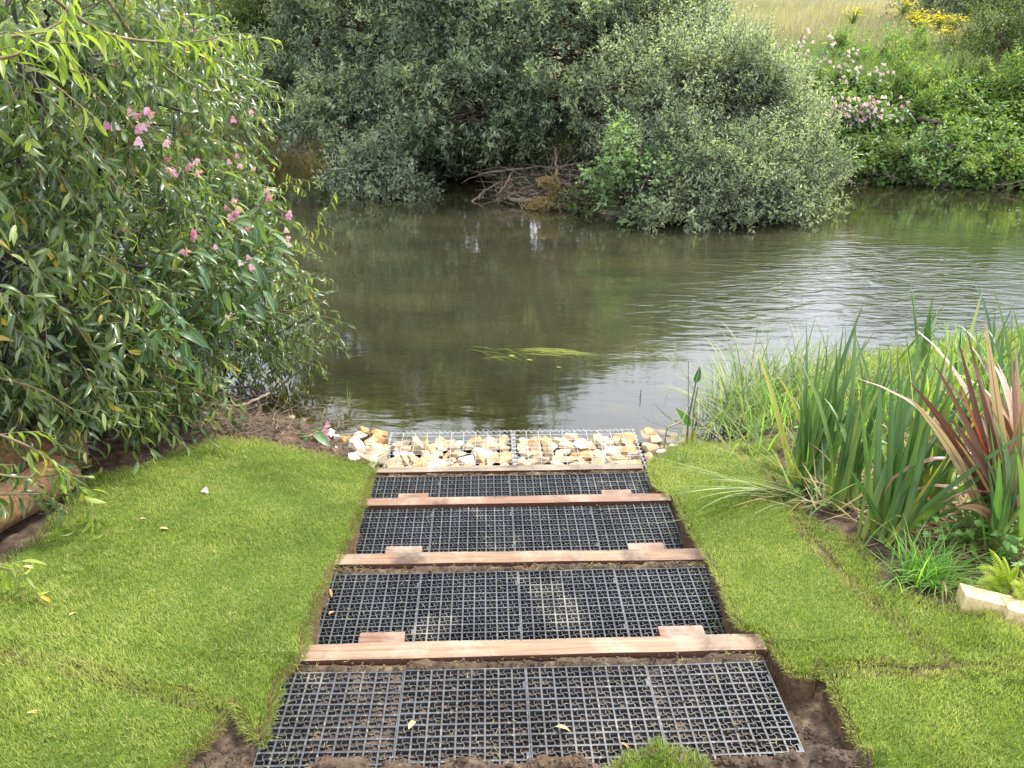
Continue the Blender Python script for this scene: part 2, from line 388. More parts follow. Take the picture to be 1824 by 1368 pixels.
# ---- river: true depth drives how much of the bed shows through the silt-laden water
m, t, o = nmat('river_water')
a = N(t, 'ShaderNodeAttribute', attribute_name='Col'); s = N(t, 'ShaderNodeSeparateColor'); t.links.new(a.outputs['Color'], s.inputs[0])
v1 = stretch(t, (1.0, 2.6, 1), (0, 0, R(8))); v2 = stretch(t, (1.6, 5.5, 1), (0, 0, R(-6)))
nA = noise(t, 1.6, 3, .5, v1, .4); nB = noise(t, 1.6, 3, .5, v2, .9); nC = noise(t, 14, 3, .6, v2)
act = s.outputs[1]                                     # livelier current at the bend
def mth(op, a_, b_):
    q = N(t, 'ShaderNodeMath', operation=op)
    for i, w in enumerate((a_, b_)):
        if hasattr(w, 'links'): t.links.new(w, q.inputs[i])
        else: q.inputs[i].default_value = w
    return q.outputs[0]
calm = mth('ADD', mth('MULTIPLY', nA, .5), mth('MULTIPLY', nC, .012))
h = mth('ADD', mth('MULTIPLY', calm, .13), mth('MULTIPLY', mth('ADD', nB, mth('MULTIPLY', nC, .025)), mth('MULTIPLY', act, .45)))
nb = bump(t, h, .8, .06)
fr = N(t, 'ShaderNodeFresnel'); fr.inputs['IOR'].default_value = 1.52; t.links.new(nb, fr.inputs['Normal'])
gl = N(t, 'ShaderNodeBsdfGlossy'); gl.inputs['Roughness'].default_value = .02; gl.inputs[0].default_value = (1, 1, 1, 1); t.links.new(nb, gl.inputs['Normal'])
df = N(t, 'ShaderNodeBsdfDiffuse'); t.links.new(ramp(t, [(.35, (.026, .027, .014)), (.65, (.044, .041, .020))], noise(t, .7, 4, .5, v1)), df.inputs[0])
tr = N(t, 'ShaderNodeBsdfTransparent'); tr.inputs[0].default_value = (.80, .76, .52, 1)
ms1 = N(t, 'ShaderNodeMixShader'); t.links.new(s.outputs[0], ms1.inputs[0]); t.links.new(tr.outputs[0], ms1.inputs[1]); t.links.new(df.outputs[0], ms1.inputs[2])
ms2 = N(t, 'ShaderNodeMixShader'); t.links.new(mth('MULTIPLY', fr.outputs[0], 1.6), ms2.inputs[0]); t.links.new(ms1.outputs[0], ms2.inputs[1]); t.links.new(gl.outputs[0], ms2.inputs[2])
t.links.new(ms2.outputs[0], o.inputs[0]); M['water'] = m
def wattr(V):
    d = -base_h(V[:, 0], V[:, 1]); A = np.zeros((len(V), 3))
    A[:, 0] = np.clip(1 - np.exp(-np.maximum(d, 0) * 3.0), 0, .985)
    x, y = V[:, 0], V[:, 1]
    A[:, 1] = np.exp(-(((x - 3.5) / 1.5) ** 2 + ((y - 7.3) / 1.0) ** 2)) + .55 * np.exp(-(((x - 2.0) / .9) ** 2 + ((y - 6.2) / .8) ** 2)) + .35 * np.exp(-(((x - 4) / 2.5) ** 2 + ((y - 6.5) / 1.8) ** 2)) + .02
    return A
wx = np.unique(np.concatenate([np.linspace(-80, -6, 20), np.arange(-6, 8, .12), np.linspace(8, 80, 20)])); wy = np.unique(np.concatenate([np.arange(3, 13, .12), np.linspace(13, 40, 20)]))
river = obj('river', grid_mesh('river', wx, wy, lambda X, Y: np.zeros(X.shape), attr=wattr), M['water']); tag(river, kind='structure')

# ============================================================ turf
def pin(poly, x, y):
    c = np.zeros(len(x), bool); n = len(poly); j = n - 1
    for i in range(n):
        xi, yi = poly[i]; xj, yj = poly[j]
        k = ((yi > y) != (yj > y)); c ^= k & (x < (xj - xi) * (y - yi) / ((yj - yi) + 1e-12) + xi); j = i
    return c
def pdist(poly, x, y):
    d = np.full(len(x), 9.); n = len(poly)
    for i in range(n):
        a = np.array(poly[i]); b = np.array(poly[(i + 1) % n]); ab = b - a; tt = np.clip(((x - a[0]) * ab[0] + (y - a[1]) * ab[1]) / max(ab @ ab, 1e-9), 0, 1)
        d = np.minimum(d, np.hypot(x - a[0] - tt * ab[0], y - a[1] - tt * ab[1]))
    return d
def poly_px(pts):
    out = []
    for i, (u, v) in enumerate(pts):
        p = G(u, v); out.append((p.x, p.y))
    # subdivide with a little raggedness
    res = []
    for i in range(len(out)):
        a = np.array(out[i]); b = np.array(out[(i + 1) % len(out)]); k = max(1, int(np.linalg.norm(b - a) / .035)); nrm = np.array([-(b - a)[1], (b - a)[0]]); nrm = nrm / max(np.linalg.norm(nrm), 1e-9)
        for q in range(k): res.append(tuple(a + (b - a) * q / k + nrm * rng.normal(0, .0045)))
    return res
grass_stops = [(0, (.09, .135, .032)), (.35, (.225, .268, .056)), (.62, (.36, .40, .095)), (.85, (.52, .53, .19)), (1, (.54, .46, .24))]
M['grass'] = leaf_mat('grass', grass_stops, None, .55, .3, .4, back=(1, 1, 1), basecol=(.16, .17, .04), patch=(3.5, (.66, .78, .55), .8))
M['turf'] = simple('turf', [(.3, (.035, .06, .010)), (.7, (.10, .145, .02))], 60, .95, .1, .9, .008)
M['turf_edge'] = simple('turf_edge', [(.3, (.05, .032, .02)), (.7, (.16, .11, .06))], 70, .95, .1, .9, .006)
def turf(poly, lift, dens, label, nm='turf', hue=0.):
    P = np.array(poly); x0, y0 = P.min(0); x1, y1 = P.max(0)
    c = .012; gx_ = np.arange(x0 - .02, x1 + .02, c); gy_ = np.arange(y0 - .02, y1 + .02, c)
    def hf(X, Y):
        x, y = X.ravel(), Y.ravel(); d = pdist(poly, x, y); ins = pin(poly, x, y); d = np.where(ins, d, 0)
        z = turf_h(x, y) + lift + fbm(x, y, 30, 2, 7) * .003; lo = soil_h(x, y) - .02
        z = np.maximum(z, soil_h(x, y) + .012)
        k = sstep(.0, .03, d); return (lo * (1 - k) + z * k).reshape(X.shape)
    me = grid_mesh('turf_sheet', gx_, gy_, hf, keep=lambda C: pin(poly, C[:, 0], C[:, 1]) | (pdist(poly, C[:, 0], C[:, 1]) < .008), mif=lambda C: (pdist(poly, C[:, 0], C[:, 1]) < .027).astype(int))
    o_ = obj(nm, me, [M['turf'], M['turf_edge']]); tag(o_, label, 'turf'); o_['kind'] = 'stuff'
    n = int(dens * (x1 - x0) * (y1 - y0)); x = rng.uniform(x0, x1, n); y = rng.uniform(y0, y1, n); k = pin(poly, x, y); x, y = x[k], y[k]
    # nearer turf shows every blade; the far end needs fewer
    kk = rng.random(len(x)) < np.interp(y, [1.2, 2.2, 3.6], [1, .8, .5]); x, y = x[kk], y[kk]
    d = pdist(poly, x, y); z = np.maximum(turf_h(x, y) + lift, soil_h(x, y) + .012) - .003
    e = .006; gxn = (turf_h(x + e, y) - turf_h(x - e, y)) / (2 * e); gyn = (turf_h(x, y + e) - turf_h(x, y - e)) / (2 * e)
    az = np.arctan2(-gxn, -gyn); flow = fbm(x, y, 1.6, 2, 11) * 2.2 + .9; slope = np.hypot(gxn, gyn)
    az = np.where(slope > .45, az + rng.normal(0, .7, len(x)), flow + rng.normal(0, 2.2, len(x)))
    L = rng.uniform(.009, .024, len(x)) * (1 + .35 * fbm(x, y, 3, 2, 13)) * np.where(d < .02, 1.25, 1); tilt = np.abs(rng.normal(.3, .4, len(x))) + np.clip(slope, 0, .8) * .9; bend = rng.uniform(.1, 1.0, len(x))
    ss_, tt2 = st_inv(x, y); ei = np.where((d < .022) & (np.abs(ss_) < .95) & (tt2 > -.5))[0]; ee = .004
    if len(ei):
        gx1 = pdist(poly, x[ei] + ee, y[ei]) - pdist(poly, x[ei] - ee, y[ei]); gy1 = pdist(poly, x[ei], y[ei] + ee) - pdist(poly, x[ei], y[ei] - ee)
        az[ei] = np.arctan2(-gx1, -gy1) + rng.normal(0, .5, len(ei)); tilt[ei] = np.abs(rng.normal(.6, .35, len(ei))); bend[ei] += .35
    rn = np.clip(.46 + .17 * fbm(x, y, 2.2, 3, 15) + .10 * fbm(x, y, 14, 2, 25) + rng.normal(0, .2, len(x)) + hue + np.where(d < .02, -.04, 0), 0, 1); rn = np.where(rng.random(len(x)) > .975, 1., rn)
    V, Q, A = blades(np.stack([x, y, z], -1), az, tilt, bend, L, rng.uniform(.0012, .0025, len(x)), nseg=2, rnd=rn)
    g = obj('grass', mesh_np('grass', V, Q, attr=A), M['grass']); tag(g, kind='stuff'); g['label'] = label.replace('turf', 'grass blades')
    return o_
LPOLY = poly_px([(-160, 1130), (0, 1000), (60, 958), (110, 913), (160, 850), (240, 835), (300, 808), (375, 782), (450, 785), (560, 805), (674, 826), (662, 860), (650, 905), (632, 950), (612, 990), (592, 1015),
                 (572, 1070), (553, 1120), (548, 1165), (528, 1192), (505, 1215), (492, 1260), (480, 1300), (468, 1340), (440, 1312), (415, 1266)])
LPOLY2 = poly_px([(-160, 1131), (60, 1175), (260, 1227), (410, 1259), (392, 1305), (345, 1352), (290, 1430), (-330, 1500)])
LPOLY = poly_px([(-160, 1130), (0, 1000), (60, 958), (110, 913), (160, 850), (240, 835), (300, 808), (375, 782), (450, 785), (560, 805), (674, 826), (662, 860), (650, 905), (632, 950), (612, 990), (592, 1015),
                 (572, 1070), (553, 1120), (548, 1165), (528, 1192), (505, 1215), (492, 1260), (480, 1300), (468, 1340), (440, 1312), (415, 1262), (262, 1229), (60, 1176)])
RA = poly_px([(1152, 828), (1200, 797), (1235, 788), (1300, 800), (1360, 830), (1400, 903), (1440, 960), (1500, 1030), (1545, 1068), (1600, 1110), (1640, 1150), (1700, 1190), (1460, 1192), (1462, 1214), (1410, 1212), (1385, 1180), (1362, 1152), (1345, 1130), (1312, 1124), (1295, 1080), (1272, 1030), (1256, 995), (1232, 960), (1218, 940), (1196, 890), (1162, 870)])
RB = poly_px([(1238, 786), (1380, 789), (1386, 830), (1402, 868), (1432, 915), (1480, 940), (1530, 965), (1558, 1010), (1575, 1040), (1640, 1066), (1720, 1090), (1830, 1113), (2050, 1150), (2050, 1195), (1704, 1188), (1645, 1148), (1604, 1108), (1550, 1066), (1505, 1028), (1445, 957), (1405, 900), (1364, 827), (1303, 798)])
RC = poly_px([(1466, 1195), (1705, 1192), (2050, 1198), (2150, 1520), (1640, 1520), (1585, 1430), (1540, 1368), (1480, 1245)])
turf(LPOLY, .006, 95000, 'bright green turf left of the steps, sloping to the river')
turf(LPOLY2, .005, 95000, 'front strip of turf at the lower left corner, cut to a point')
turf(RA, .010, 95000, 'pale green turf strip rolled along the right edge of the steps', hue=.03)
turf(RB, .002, 85000, 'outer turf strip between the long seam and the planting bed', hue=.06)
turf(RC, .0, 95000, 'mossy yellow green turf at the lower right corner', hue=.10)
RD = poly_px([(1085, 1375), (1100, 1352), (1140, 1343), (1200, 1343), (1245, 1352), (1262, 1368), (1300, 1420), (1060, 1420)])
turf(RD, .010, 95000, 'small tongue of turf at the foot of the nearest grids', hue=.0)

# crumbs of earth on the soil
cr = []; 
def crumbs(n, f, smin, smax):
    b = []
    for _ in range(n):
        x, y = f(); b.append((x, y, ground_z(x, y) , random.uniform(smin, smax)))
    return b
bmT = bmesh.new(); bmesh.ops.create_icosphere(bmT, subdivisions=1, radius=1); tv = np.array([v.co[:] for v in bmT.verts]); tf = np.array([[v.index for v in f.verts] for f in bmT.faces]); bmT.free()
def crumb_mesh(name, B, mat, label, flat=.7):
    B = np.array(B); n = len(B); k = len(tv)
    V = tv[None] * (1 + rng.normal(0, .22, (n, k, 1))) * B[:, None, 3:4] * np.array([1, 1, flat]) * rng.uniform(.7, 1.3, (n, 1, 3)) + B[:, None, :3]
    T = (tf[None] + (np.arange(n) * k)[:, None, None]).reshape(-1, 3)
    me = mesh_np(name, V.reshape(-1, 3), None, T, smooth=False); o_ = obj(name, me, mat); tag(o_, label, kind='stuff'); return o_
def fs_strip():
    i = random.choice([0, 0, 1, 1, 2, 3]); p = st(random.uniform(-.66, .66), random.uniform(PF[i] + PS + .003, BF[i] - .002), 0); return p.x, p.y
def fs_ridge():
    p = st(random.uniform(-.8, .8), random.gauss(-.375, .035), 0); return p.x, p.y
def fs_right():
    p = st(random.uniform(.69, .90), random.uniform(-.42, .02), 0); return p.x, p.y
def fs_left():
    p = G(random.uniform(330, 450), random.uniform(1290, 1400), soil_h); return p.x, p.y
def fs_bank():
    p = Wz(random.uniform(330, 640), random.uniform(745, 830), .1); return p.x, p.y
def fs_bed():
    return random.uniform(.95, 2.4), random.uniform(2.1, 4.2)
crumb_mesh('earth_crumbs', crumbs(500, fs_strip, .0015, .005) + crumbs(700, fs_ridge, .002, .011) + crumbs(500, fs_right, .0015, .007) + crumbs(300, fs_left, .0015, .006) + crumbs(900, fs_bank, .003, .014) + crumbs(900, fs_bed, .003, .014), M['soil'], 'loose crumbs of brown earth on bare soil')

# ============================================================ grid panels
m, t, o = nmat('grid_plastic')
n1 = noise(t, 9, 5); n2 = noise(t, 90, 5, .7)
g_ = N(t, 'ShaderNodeNewGeometry'); sx = N(t, 'ShaderNodeSeparateXYZ'); t.links.new(g_.outputs['Normal'], sx.inputs[0])
c = ramp(t, [(.35, (.030, .033, .038)), (.7, (.068, .073, .080))], n1)
c = mix(t, c, (.27, .24, .19), ramp(t, [(.56, (0, 0, 0)), (.66, (.75, .75, .75))], n2))
c = mix(t, c, (.34, .31, .25), ramp(t, [(.60, (0, 0, 0)), (.75, (.6, .6, .6))], noise(t, 4.5, 4)))
pbr(t, o, c, ramp(t, [(.3, (.28,) * 3), (.7, (.5,) * 3)], n1), .6, bump(t, n2, .25, .001)); M['grid'] = m
def bar_box(g, x0, x1, y0, y1, z0, z1):
    V = [(x, y, z) for z in (z0, z1) for y in (y0, y1) for x in (x0, x1)]
    g.add(V, [(0, 1, 5, 4), (1, 3, 7, 5), (3, 2, 6, 7), (2, 0, 4, 6), (4, 5, 7, 6)])
def panel_mesh():
    g = Geo(); n = 9; p = (PS - .003) / n; o0 = -(PS - .003) / 2; H = .034
    for i in range(n + 1):
        c_ = o0 + i * p; w = .0024 if 0 < i < n else .0019
        bar_box(g, c_ - w, c_ + w, o0 - .0015, -o0 + .0015, -H, 0)
    for j in range(n + 1):
        c_ = o0 + j * p; w = .0024 if 0 < j < n else .0019
        for i in range(n): bar_box(g, o0 + i * p + .002, o0 + (i + 1) * p - .002, c_ - w, c_ + w, -H, -.0004)
    def wall(P, w, zt):
        P = np.array(P); d = norm(np.gradient(P, axis=0)); nn = np.stack([-d[:, 1], d[:, 0]], -1) * w; K = len(P); V = []
        for k in range(K):
            a = P[k] + nn[k]; b = P[k] - nn[k]; V += [(a[0], a[1], -H), (a[0], a[1], zt), (b[0], b[1], zt), (b[0], b[1], -H)]
        Q = []
        for k in range(K - 1):
            for s_ in range(3): Q.append((k * 4 + s_, k * 4 + s_ + 1, k * 4 + 4 + s_ + 1, k * 4 + 4 + s_))
        g.add(V, Q)
    ss = np.linspace(-.5, .5, 9)
    for i in range(n):
        for j in range(n):
            cx, cy_ = o0 + (i + .5) * p, o0 + (j + .5) * p
            wv = -np.sin(ss * 2 * math.pi) * p * .115
            wall(np.stack([cx + ss * (p - .003), cy_ - wv * .8], -1), .0009, -.002)
            wall(np.stack([cx + wv, cy_ + ss * (p - .003)], -1), .0009, -.0024)
    return g.mesh('grid_lattice', smooth=False)
gm = panel_mesh()
bmc = bmesh.new(); bmesh.ops.create_cube(bmc, size=1); bmesh.ops.scale(bmc, vec=(.006, .022, .02), verts=bmc.verts); bmesh.ops.bevel(bmc, geom=bmc.edges[:], offset=.0012, segments=1); clipm = bm_mesh('clip', bmc); clipm.materials.append(M['grid'])
gm.materials.append(M['grid'])
rown = ['nearest row', 'second row from the front', 'third row from the front', 'lowest row beside the rock baskets']
coln = ['leftmost plastic grid panel', 'left of centre plastic grid panel', 'right of centre plastic grid panel', 'rightmost plastic grid panel']
for i in range(4):
    for j in range(4):
        s_ = (j - 1.5) * (PS + .0015); t_ = PF[i] + PS / 2
        if i == 3: t_ += .0
        e = empty('grid_panel', st(s_, t_, TZ[i] + random.uniform(-.002, .002)), f'{coln[j]} in the {rown[i]}', 'ground grid', 'black plastic grid panels on the steps')
        e.rotation_euler = (random.uniform(-.006, .006), random.uniform(-.008, .008) + (.012 if j == 0 else -.01 if j == 3 else 0), TH + random.uniform(-.004, .004))
        l = bpy.data.objects.new('lattice', gm); COL.objects.link(l); l.parent = e
        for q in ((PS / 2 - .004, PS * .32), (PS / 2 - .004, -PS * .35)):
            k = bpy.data.objects.new('clip', clipm); COL.objects.link(k); k.parent = e; k.location = (q[0] - .003, q[1], -.011)

# ============================================================ timbers and stakes
def wood_mat(name, a_, b_, c_, dirt):
    m, t, o = nmat(name)
    v = stretch(t, (1.4, 34, 34), src='Object'); n1 = noise(t, 1.5, 9, .7, v, .8); n2 = noise(t, 7, 5)
    c = ramp(t, [(.3, a_), (.5, b_), (.68, c_)], n1)
    c = mix(t, c, (.055, .032, .022), ramp(t, [(.55, (0, 0, 0)), (.70, (dirt,) * 3)], n2))
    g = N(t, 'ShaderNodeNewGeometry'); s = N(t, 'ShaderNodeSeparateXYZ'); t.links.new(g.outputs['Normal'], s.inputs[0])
    side = ramp(t, [(.3, (1, 1, 1)), (.7, (0, 0, 0))], s.outputs[2])   # red sawn sides, their shade painted into the colour; tops stay paler
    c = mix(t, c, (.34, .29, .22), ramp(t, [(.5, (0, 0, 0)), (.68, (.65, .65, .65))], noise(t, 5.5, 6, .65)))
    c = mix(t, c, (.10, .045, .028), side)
    pbr(t, o, c, .6, .3, bump(t, n1, .35, .003)); return m
M['w0'] = wood_mat('timber_pale', (.12, .074, .046), (.23, .15, .095), (.34, .245, .165), .75)
M['w1'] = wood_mat('timber_tan', (.10, .058, .037), (.21, .13, .08), (.31, .205, .13), .8)
M['w2'] = wood_mat('timber_red', (.11, .058, .038), (.20, .115, .077), (.29, .18, .122), .8)
M['w3'] = wood_mat('timber_grey', (.10, .075, .058), (.20, .155, .115), (.30, .24, .17), .8)
def rough_box(name, sx, sy, sz, bev, amp, seg=30):
    bm = bmesh.new(); bmesh.ops.create_cube(bm, size=1); bmesh.ops.scale(bm, vec=(sx, sy, sz), verts=bm.verts)
    ed = [e_ for e_ in bm.edges if abs((e_.verts[0].co - e_.verts[1].co).x) > sx * .9]
    bmesh.ops.subdivide_edges(bm, edges=ed, cuts=seg)
    bmesh.ops.bevel(bm, geom=[e_ for e_ in bm.edges if e_.calc_face_angle(0) > .5], offset=bev, segments=2)
    o_ = random.random() * 50
    for v in bm.verts: v.co += mnoise.noise_vector(Vector((v.co.x * 4 + o_, v.co.y * 20, v.co.z * 14))) * amp
    return bm_mesh(name, bm)
tlab = ['pale sawn timber holding the nearest tread, above two stakes', 'tan timber board between the second and third rows of grids', 'red brown timber board above the lowest row of grids', 'grey weathered timber board against the rock baskets']
stk = [[(677, 1143), (1221, 1136)], [(718, 980), (1153, 974)], [(736, 880), (1099, 874)], []]
for i in range(4):
    a_, b_ = BLEN[i]; Ln = b_ - a_; hgt = .125 if i < 3 else .16
    t_ = BF[i] + BW[i] / 2
    e = empty('timber_riser', st((a_ + b_) / 2, t_, BT[i]), tlab[i], 'timber', 'timbers edging the steps'); e.rotation_euler.z = TH + [0, -.006, .002, .0][i]
    b = obj('board', rough_box('board', Ln, BW[i], hgt, .003, .0035), M['w%d' % i], e, loc=(0, 0, -hgt / 2))
    for (u, v) in stk[i]:
        w = Wz(u, v, BT[i] - .006); s_, q_ = st_inv(w.x, w.y)
        k = obj('stake', rough_box('stake', .134, .058, .30, .0025, .002, 3), M['w2'], e, loc=(float(s_) - (a_ + b_) / 2, BW[i] / 2 + .035, -.15 - .017 - random.uniform(0, .005)))

# ============================================================ gabion baskets and rocks
M['wire'] = simple('galvanised_wire', [(.3, (.46, .47, .48)), (.7, (.66, .67, .68))], 40, .4, .6, .1, .001)
M['wire'].node_tree.nodes['Principled BSDF'].inputs['Metallic'].default_value = .3
GL0, GL1 = st_inv(*Wz(685, 828, .075)[:2]); GR0, _ = st_inv(*Wz(1148, 826, .075)[:2])
GT0 = BF[3] + BW[3] + .008; GD = .43; GZ = .078; GH = .34
gw = (float(GR0) - float(GL0)) / 2 - .004
def wires(segs, r=.0012):
    V, Q, A = tubes(np.array(segs, float), r, 5); return mesh_np('wires', V, Q, attr=A)
for k in range(2):
    s0 = float(GL0) + k * (gw + .010)
    e = empty('wire_basket', st(s0, GT0, GZ - GH), 'galvanised wire basket of rocks on the left, beside loose rocks' if k == 0 else 'galvanised wire basket of rocks on the right, nearer the reeds', 'gabion basket', 'wire gabion baskets at the water')
    e.rotation_euler.z = TH + (0, -.008)[k]
    nx, ny, nzv = 10, 9, 6
    X = np.linspace(0, gw, nx + 1); Y = np.linspace(0, GD, ny + 1); Z = np.linspace(0, GH, nzv + 1)
    def jit(p): return p
    def line(a, b, sag=0):
        a, b = np.array(a, float), np.array(b, float); ss = np.linspace(0, 1, 5)[:, None]; P = a * (1 - ss) + b * ss
        P[:, 2] -= sag * np.sin(ss[:, 0] * math.pi); return P
    lid = [line((x, 0, GH), (x, GD, GH), .006) for x in X] + [line((0, y, GH + .0024), (gw, y, GH + .0024), random.uniform(.0, .008)) for y in Y]
    obj('lid', wires(lid), M['wire'], e, loc=(0, 0, 0))
    fr_ = [line((x, 0, 0), (x, 0, GH)) for x in X] + [line((0, -.002, z), (gw, -.002, z)) for z in Z[:-1]]
    obj('front_panel', wires(fr_), M['wire'], e, loc=(0, 0, 0))
    bk = [line((x, GD, 0), (x, GD, GH)) for x in X] + [line((0, GD + .002, z), (gw, GD + .002, z)) for z in Z[:-1]]
    obj('back_panel', wires(bk), M['wire'], e, loc=(0, 0, 0))
    for sx_, xx in (('side_panel', 0), ('side_panel', gw)):
        obj(sx_, wires([line((xx, y, 0), (xx, y, GH)) for y in Y] + [line((xx + .002, 0, z), (xx + .002, GD, z)) for z in Z[:-1]]), M['wire'], e, loc=(0, 0, 0))
    def helix(a, b, r=.0075, turns=10):
        a, b = np.array(a, float), np.array(b, float); n_ = turns * 10; ss = np.linspace(0, 1, n_)[:, None]; d = norm(b - a); ref = np.array([0, 0, 1.]); p = norm(np.cross(d, ref)); q = np.cross(d, p)
        P = a * (1 - ss) + b * ss + r * (np.cos(ss * turns * 6.283) * p + np.sin(ss * turns * 6.283) * q); V, Q, A = tubes(P[None], .0014, 4); return mesh_np('helix', V, Q, attr=A)
    obj('spiral_tie', helix((0, GD, GH), (gw, GD, GH), turns=22), M['wire'], e, loc=(0, 0, 0))
    obj('spiral_tie', helix((0, 0, GH), (0, GD, GH), turns=11), M['wire'], e, loc=(0, 0, 0))
    obj('spiral_tie', helix((gw, 0, GH), (gw, GD, GH), turns=11), M['wire'], e, loc=(0, 0, 0))
def stone_mat(name, a_, b_, c_):
    m, t, o = nmat(name); oi = N(t, 'ShaderNodeObjectInfo')
    n1 = noise(t, 11, 6, .6); n2 = noise(t, 70, 6, .65)
    c = ramp(t, [(.3, a_), (.5, b_), (.7, c_)], n1)
    c = mix(t, c, (1.12, 1.06, .98), oi.outputs['Random'], 'MULTIPLY')
    c = mix(t, c, (.38, .25, .12), ramp(t, [(.62, (0, 0, 0)), (.78, (.5, .5, .5))], n2))
    pbr(t, o, c, .8, .25, bump(t, n2, .5, .004)); return m
M['rock_cream'] = stone_mat('limestone_cream', (.27, .195, .115), (.41, .315, .205), (.54, .44, .32))
M['rock_gold'] = stone_mat('limestone_gold', (.28, .165, .07), (.42, .275, .13), (.54, .39, .22))
M['rock_white'] = stone_mat('limestone_white', (.58, .50, .40), (.72, .66, .56), (.80, .76, .70))
M['rock_grey'] = stone_mat('limestone_grey', (.26, .20, .145), (.42, .33, .245), (.52, .45, .36))
def rock_mesh(i):
    r_ = random.Random(i + 40); bm = bmesh.new()
    for _ in range(13):
        v = Vector((r_.gauss(0, 1), r_.gauss(0, 1), r_.gauss(0, 1))).normalized() * r_.uniform(.42, .55); bm.verts.new((v.x * r_.uniform(.95, 1.25), v.y, v.z * .8))
    bmesh.ops.convex_hull(bm, input=bm.verts[:]); loose = [v for v in bm.verts if not v.link_faces]; bmesh.ops.delete(bm, geom=loose, context='VERTS')
    bmesh.ops.bevel(bm, geom=bm.edges[:], offset=.035, segments=2, profile=.6)
    bmesh.ops.triangulate(bm, faces=[f for f in bm.faces if len(f.verts) > 4]); bmesh.ops.subdivide_edges(bm, edges=[e_ for e_ in bm.edges if e_.calc_length() > .18], cuts=2, use_grid_fill=True)
    for v in bm.verts: v.co += mnoise.noise_vector(v.co * 4 + Vector((i * 3, 0, 0))) * .03
    me = bm_mesh('rock', bm, True)
    try: me.set_sharp_from_angle(angle=R(32))
    except Exception: pass
    return me
rocks = [rock_mesh(i) for i in range(12)]; rv = {}
def rock(p, sz, mat, label, group, sq=None):
    i = random.randrange(12); key = (i, mat)
    if key not in rv: rv[key] = rocks[i].copy(); rv[key].materials.append(M[mat])
    o_ = bpy.data.objects.new('rock', rv[key]); COL.objects.link(o_); o_.location = p
    o_.rotation_euler = (random.uniform(-.5, .5), random.uniform(-.5, .5), random.uniform(0, 6.28)); q = sq or (random.uniform(.9, 1.2), random.uniform(.8, 1), random.uniform(.7, .95))
    o_.scale = [sz * w for w in q]; return tag(o_, label, 'rock', group)
for k in range(2):
    s0 = float(GL0) + k * (gw + .010); side = ('left', 'right')[k]
    nxx, nyy = 10, 6
    for layer in range(2):
        for a_ in range(nxx):
            for b_ in range(nyy):
                fx = (a_ + .5 + random.uniform(-.28, .28) + (.25 if b_ % 2 else -.2)) / nxx; fy = (b_ + .5 + random.uniform(-.25, .25)) / nyy
                fx = min(max(fx, .065), .935); fy = min(max(fy, .11), .89)
                z = GZ - .040 - random.uniform(0, .009) + .008 * fy - layer * .07
                sz = random.choice([.078, .088, .098, .115]) * random.uniform(.92, 1.1)
                if layer and random.random() < .55: continue
                row = ('nearest the timber', 'nearest the timber', 'along the middle', 'along the middle', 'towards the water', 'towards the water')[b_]
                mt_ = random.choices(['rock_cream', 'rock_gold', 'rock_white', 'rock_grey'], [8, 2, .8, .7])[0]; tn = {'rock_cream': 'cream', 'rock_gold': 'golden', 'rock_white': 'white', 'rock_grey': 'grey brown'}[mt_]
                lab = f'{tn} limestone rock on top in the {side} basket, {row}' if not layer else f'{tn} rock low down in the {side} basket under others'
                rock(st(s0 + fx * gw, GT0 + .02 + fy * (GD - .04), z), sz, mt_, lab, f'{tn} rocks packed in the {side} basket' + (' lower layer' if layer else ' ' + row), (random.uniform(.95, 1.25), random.uniform(.85, 1.05), random.uniform(.62, .85)))
loose = [(605, 778, .09, 'rock_white'), (640, 776, .085, 'rock_white'), (655, 790, .10, 'rock_cream'), (592, 772, .07, 'rock_white'), (648, 769, .075, 'rock_gold'), (674, 773, .11, 'rock_gold'), (676, 785, .10, 'rock_gold'),
         (625, 790, .09, 'rock_gold'), (611, 803, .10, 'rock_white'), (633, 798, .10, 'rock_white'), (645, 806, .085, 'rock_cream'), (655, 803, .09, 'rock_grey'), (632, 815, .10, 'rock_white'), (672, 802, .10, 'rock_grey'), (664, 812, .09, 'rock_grey'), (662, 822, .08, 'rock_white'), (676, 818, .09, 'rock_cream'), (650, 820, .08, 'rock_cream'), (616, 783, .075, 'rock_gold'), (682, 800, .08, 'rock_gold')]
rl = {'rock_white': 'white', 'rock_cream': 'cream', 'rock_gold': 'golden', 'rock_grey': 'grey brown'}
where = lambda u, v: ('in the water by the basket corner' if v < 780 and u > 640 else 'at the wet edge next to the pink flowers' if v < 786 else 'touching the turf corner' if v > 810 else 'against the left basket side' if u > 655 else 'in the middle of the loose heap')
for (u, v, sz, mt) in loose:
    z = np.interp(v, [769, 822], [.015, .10]); rock(Wz(u, v, z) , sz * 1.12, mt, f'loose {rl[mt]} rock {where(u, v)}', f'loose {rl[mt]} rocks {where(u, v)}')
for (u, v, sz, mt) in [(1160, 800, .10, 'rock_cream'), (1162, 786, .10, 'rock_cream'), (1158, 772, .09, 'rock_gold'), (1172, 806, .09, 'rock_grey'), (1190, 803, .10, 'rock_cream'), (1158, 815, .10, 'rock_cream'), (1205, 800, .09, 'rock_white'), (1176, 814, .10, 'rock_white'), (1197, 812, .09, 'rock_cream')]:
    rock(Wz(u, v, .055), sz, mt, f'loose {rl[mt]} rock right of the baskets, beside the {"water" if v < 804 else "turf"}', f'loose {rl[mt]} rocks right of the baskets beside the ' + ('water' if v < 804 else 'turf'))
